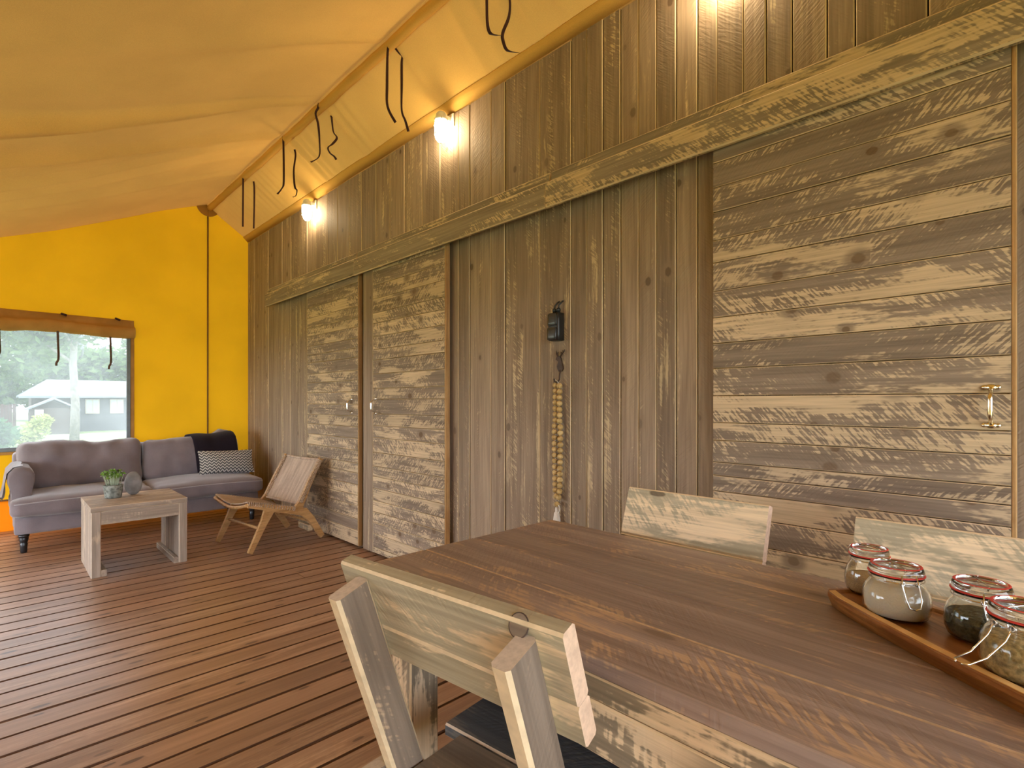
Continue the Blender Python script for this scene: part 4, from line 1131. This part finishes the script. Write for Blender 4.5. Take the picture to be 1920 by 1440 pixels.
def woven(name, prof, sagv, nrm, parent):
    """Sheet between the side pieces along profile prof (x,z), hanging in the middle by sagv; object space x along profile, y across."""
    NU, NV = 24, 16
    o = Vector((prof[0][0], 0, prof[0][1])); e = Vector((prof[-1][0], 0, prof[-1][1]))
    M = frame(o, e - o, (0, 1, 0)); Mi = M.inverted()
    P = []
    for i in range(NU + 1):
        t = i / NU * (len(prof) - 1); k = min(int(t), len(prof) - 2); f = t - k
        x = prof[k][0] + (prof[k + 1][0] - prof[k][0]) * f; z = prof[k][1] + (prof[k + 1][1] - prof[k][1]) * f
        for j in range(NV + 1):
            v = j / NV; s = sin(pi * v)
            P.append(Mi @ (Vector((x, -LW + 2 * LW * v, z)) + Vector(nrm) * (sagv * s)))
    F = []
    for i in range(NU):
        for j in range(NV): F.append((i * (NV + 1) + j, (i + 1) * (NV + 1) + j, (i + 1) * (NV + 1) + j + 1, i * (NV + 1) + j + 1))
    ob = mesh_ob(name, P, F, M_weave, parent, M, True)
    md = ob.modifiers.new('thickness', 'SOLIDIFY'); md.thickness = 0.007; md.offset = 0
    return ob
woven('woven_seat', [(a, b + 0.030) for a, b in SEATP], 0.045, (0, 0, -1), lc)
woven('woven_back', [(0.092, 0.335), (0.19, 0.515), (0.288, 0.697)], 0.025, (1, 0, -0.5), lc)
# cord wraps over the rails
def wraps(name, prof, off, r, N, w):
    g = None
    for s in (-1, 1):
        for i in range(N):
            t = (i + 0.5) / N * (len(prof) - 1); k = min(int(t), len(prof) - 2); f = t - k
            a = Vector((prof[k][0], 0, prof[k][1])); b = Vector((prof[k + 1][0], 0, prof[k + 1][1]))
            p = a + (b - a) * f; d = (b - a).normalized(); up = Vector((-d.z, 0, d.x)) * (1 if d.x >= 0 else -1)
            pts = []
            for q in range(8):
                an = 2 * pi * q / 8
                pts.append(p + up * off + Vector((0, s * LW + cos(an) * 0.020, 0)) + up * (sin(an) * w))
            t_ = tube_geo(pts, r, 5, True); g = t_ if g is None else merge(g, t_)
    return mesh_ob(name, g[0], g[1], M_weave, lc, None, True)
wraps('seat_wraps', SEATP[:4] + [(0.03, 0.29)], 0.014, 0.0045, 26, 0.018)['kind'] = 'stuff'
wraps('back_wraps', [(0.10, 0.345), (0.285, 0.69)], 0.004, 0.004, 34, 0.020)['kind'] = 'stuff'

# ------------------------------------------------------------------ OUTSIDE
struct(mesh_ob('ground', [(-60, -30, GROUND_Z), (60, -30, GROUND_Z), (60, 110, GROUND_Z), (-60, 110, GROUND_Z)], [(0, 1, 2, 3)], M_lawn), 'sunlit lawn outside')
V = [(-20, 29.5, GROUND_Z + 0.02), (20, 29.5, GROUND_Z + 0.02), (20, 33.5, GROUND_Z + 0.02), (-20, 33.5, GROUND_Z + 0.02)]
V += [(a, b, GROUND_Z - 0.02) for a, b, c in V]
struct(mesh_ob('path', V, [(0, 1, 2, 3), (0, 4, 5, 1), (1, 5, 6, 2), (2, 6, 7, 3), (3, 7, 4, 0)], M_path), 'pale sandy path in front of the cabins')

def leafmass(blobs, n, size, mat, parent, seed):
    rnd = random.Random(seed)
    V, F = [], []
    tot = sum(b[3] ** 2 for b in blobs)
    for cx, cy, cz, r in blobs:
        for _ in range(int(n * r * r / tot)):
            d = Vector((rnd.gauss(0, 1), rnd.gauss(0, 1), rnd.gauss(0, 1))).normalized() * (r * rnd.uniform(0.55, 1.05))
            p = Vector((cx, cy, cz)) + Vector((d.x, d.y, d.z * 0.8))
            a = Vector((rnd.gauss(0, 1), rnd.gauss(0, 1), rnd.gauss(0, 0.7))).normalized(); b = a.orthogonal().normalized()
            s = size * rnd.uniform(0.6, 1.3); o = len(V)
            V += [p - a * s, p + b * s * 0.5, p + a * s, p - b * s * 0.5]; F.append((o, o + 1, o + 2, o + 3))
    ob = mesh_ob('foliage', V, F, mat, parent)
    ob['kind'] = 'stuff'
    return ob
def tree(x, y, h, tr_r, crown, label, leafm, barkm, n=5000, size=0.2, seed=1, group='trees beyond the lawn'):
    r = thing('tree', label, 'tree', T((x, y, GROUND_Z)), group)
    pts = [(0, 0, 0), (0.03, 0, h * 0.25), (-0.04, 0.02, h * 0.5), (0.05, 0, h * 0.8), (0.0, 0.05, h)]
    V, F = tube_geo(pts, [tr_r * 1.2, tr_r, tr_r * 0.9, tr_r * 0.6, tr_r * 0.3], 12)
    for k in range(5):
        a = 2 * pi * k / 5 + seed
        z0_ = h * (0.5 + 0.08 * k)
        V, F = merge((V, F), tube_geo([(0, 0, z0_), (cos(a) * h * 0.12, sin(a) * h * 0.12, z0_ + h * 0.1), (cos(a) * h * 0.26, sin(a) * h * 0.26, z0_ + h * 0.18)], [tr_r * 0.5, tr_r * 0.32, tr_r * 0.12], 8))
    mesh_ob('trunk', V, F, barkm, r, None, True)
    leafmass([(a, b, c, q) for a, b, c, q in crown], n, size, leafm, r, seed)
    return r
tree(2.17, 26.6, 6.2, 0.135, [(0, 0, 5.2, 1.7), (-1.6, 0.3, 4.9, 1.4), (1.3, 0.2, 5.4, 1.1), (0.2, 0, 6.8, 1.6), (-2.4, 0.5, 5.9, 1.3), (-0.9, 0, 4.2, 0.9)], 'young pale trunked tree on the lawn outside the window', M_leaf, M_bark, 5200, 0.16, 3)
tree(-1.2, 33.0, 7.0, 0.16, [(0, 0, 5.0, 2.0), (-1.8, 0, 5.8, 2.0), (1.6, 0.5, 6.0, 1.7), (0, 0, 7.6, 2.0), (-1.0, 0, 3.6, 1.2)], 'tree with a thin grey trunk beside the dark bush', M_leaf, M_bark2, 5200, 0.19, 5)
tree(-3.5, 44.0, 10.0, 0.25, [(0, 0, 6.0, 3.4), (3, 0, 7.2, 2.8), (1.0, 0, 10, 3.2), (4.6, 0, 4.6, 2.2), (-2.5, 0, 9, 3)], 'broad leafy tree far behind the dark fence', M_leaf, M_bark2, 5200, 0.32, 8)
tree(4.4, 50.0, 8.0, 0.25, [(0, 0, 4.0, 2.0), (1.8, 0, 4.1, 2.0), (3.8, 0, 4.0, 1.9), (-1.8, 0, 4.6, 2.2)], 'low leafy tree behind the grey cabin roof', M_leaf, M_bark2, 4200, 0.3, 11)
tree(9.2, 52.0, 9.5, 0.2, [(0, 0, 8.4, 1.9), (-1.1, 0, 6.6, 1.2), (0.6, 0, 10.2, 1.4), (1.8, 0, 5.8, 1.8)], 'slender tree against the white sky, right of the cabin', M_leaf, M_bark2, 1900, 0.24, 13)

tree(0.5, 62.0, 7.0, 0.25, [(-4, 0, 3.2, 2.6), (-1, 0, 2.8, 2.6), (2.2, 0, 3.0, 2.6), (5.2, 0, 3.0, 2.4), (-7, 0, 4, 3)], 'dense low trees closing the view far behind the garden fence', M_leaf, M_bark2, 5200, 0.34, 17)
bsh = thing('bush', 'dark rounded evergreen bush at the left edge of the window view', 'bush', T((-0.75, 24.0, GROUND_Z)))
leafmass([(0, 0, 0.75, 0.95), (0.6, 0.2, 0.5, 0.7), (-0.8, 0, 0.8, 0.9)], 3200, 0.10, M_leaf_dark, bsh, 21)
bs2 = thing('bush', 'yellow green shrub between the dark bush and the cabins', 'bush', T((1.0, 26.0, GROUND_Z)))
leafmass([(0, 0, 0.55, 0.42), (0.2, 0, 0.9, 0.32), (-0.2, 0, 0.3, 0.4)], 900, 0.08, M_leaf_yel, bs2, 22)

fn_ = thing('garden_fence', 'red brown board fence left of the cabins', 'fence', T((0.5, 38.0, GROUND_Z)))
for i in range(15):
    bx('board', fn_, (-2.0 + i * 0.15, 0, 0), (-2.0 + i * 0.15 + 0.14, 0.03, 1.45 + 0.02 * (i % 3)), M_umber, 0.006, 2)

cb = thing('cabin', 'long grey cabin with pale weathered roof and two windows', 'cabin', T((4.2, 37.0, GROUND_Z)))
def box_geo(lo, hi):
    x0, y0, z0 = lo; x1, y1, z1 = hi
    V = [(x0, y0, z0), (x1, y0, z0), (x1, y1, z0), (x0, y1, z0), (x0, y0, z1), (x1, y0, z1), (x1, y1, z1), (x0, y1, z1)]
    return V, [(3, 2, 1, 0), (4, 5, 6, 7), (0, 1, 5, 4), (1, 2, 6, 5), (2, 3, 7, 6), (3, 0, 4, 7)]
V, F = box_geo((-1.15, 0, 0), (1.55, 3.6, 1.95)); mesh_ob('wall', V, F, M_cabin_grey, cb)
V, F = box_geo((-2.9, 0.25, 0), (-1.16, 3.6, 1.9)); mesh_ob('wall', V, F, M_cabin, cb)
V = [(-3.4, -0.45, 1.92), (1.9, -0.45, 1.98), (2.5, 2.0, 2.85), (-2.2, 2.0, 2.85), (1.9, 4.4, 1.95), (-3.4, 4.4, 1.95)]
V += [(a, b, c - 0.12) for a, b, c in V]
mesh_ob('roof', V, [(0, 1, 2, 3), (3, 2, 4, 5), (6, 9, 8, 7), (9, 11, 10, 8), (0, 6, 7, 1), (4, 10, 11, 5), (1, 7, 8, 2), (2, 8, 10, 4), (0, 3, 9, 6), (3, 5, 11, 9)], M_cabin_roof, cb)
for xx in (-0.72, 0.36):
    V, F = box_geo((xx, -0.05, 0.95), (xx + 0.62, 0.0, 1.75)); w_ = mesh_ob('window', V, F, M_pale_board, cb)
    for q in (0, 1):
        V, F = box_geo((xx + 0.05 + q * 0.28, -0.07, 1.0), (xx + 0.29 + q * 0.28, -0.052, 1.70)); mesh_ob('pane', V, F, M_cabin_glass, w_)
V, F = box_geo((1.56, -0.02, 0), (3.4, 0.06, 1.8)); mesh_ob('pale_boarding', V, F, M_pale_board, cb)
bx('downpipe', cb, (1.46, -0.06, 0.0), (1.54, 0.0, 1.9), M_pale_board, 0.01, 2)
sh = thing('shed', 'small brown gabled shed with a white notice in front of the cabin', 'shed', T((2.05, 34.6, GROUND_Z)))
V, F = box_geo((-0.9, 0, 0), (0.85, 1.6, 1.30)); mesh_ob('wall', V, F, M_cabin, sh)
V = [(-1.05, -0.2, 1.27), (0.0, -0.2, 1.82), (1.0, -0.2, 1.27), (-1.05, 1.8, 1.27), (0.0, 1.8, 1.82), (1.0, 1.8, 1.27)]
V += [(a, b, c - 0.09) for a, b, c in V]
mesh_ob('roof', V, [(0, 1, 4, 3), (1, 2, 5, 4), (6, 9, 10, 7), (7, 10, 11, 8), (0, 6, 7, 1), (1, 7, 8, 2), (3, 4, 10, 9), (4, 5, 11, 10), (0, 3, 9, 6), (2, 8, 11, 5)], M_cabin_roof, sh)
V, F = box_geo((-0.72, -0.04, 0.72), (-0.40, -0.002, 1.22)); mesh_ob('notice', V, F, M_white, sh)
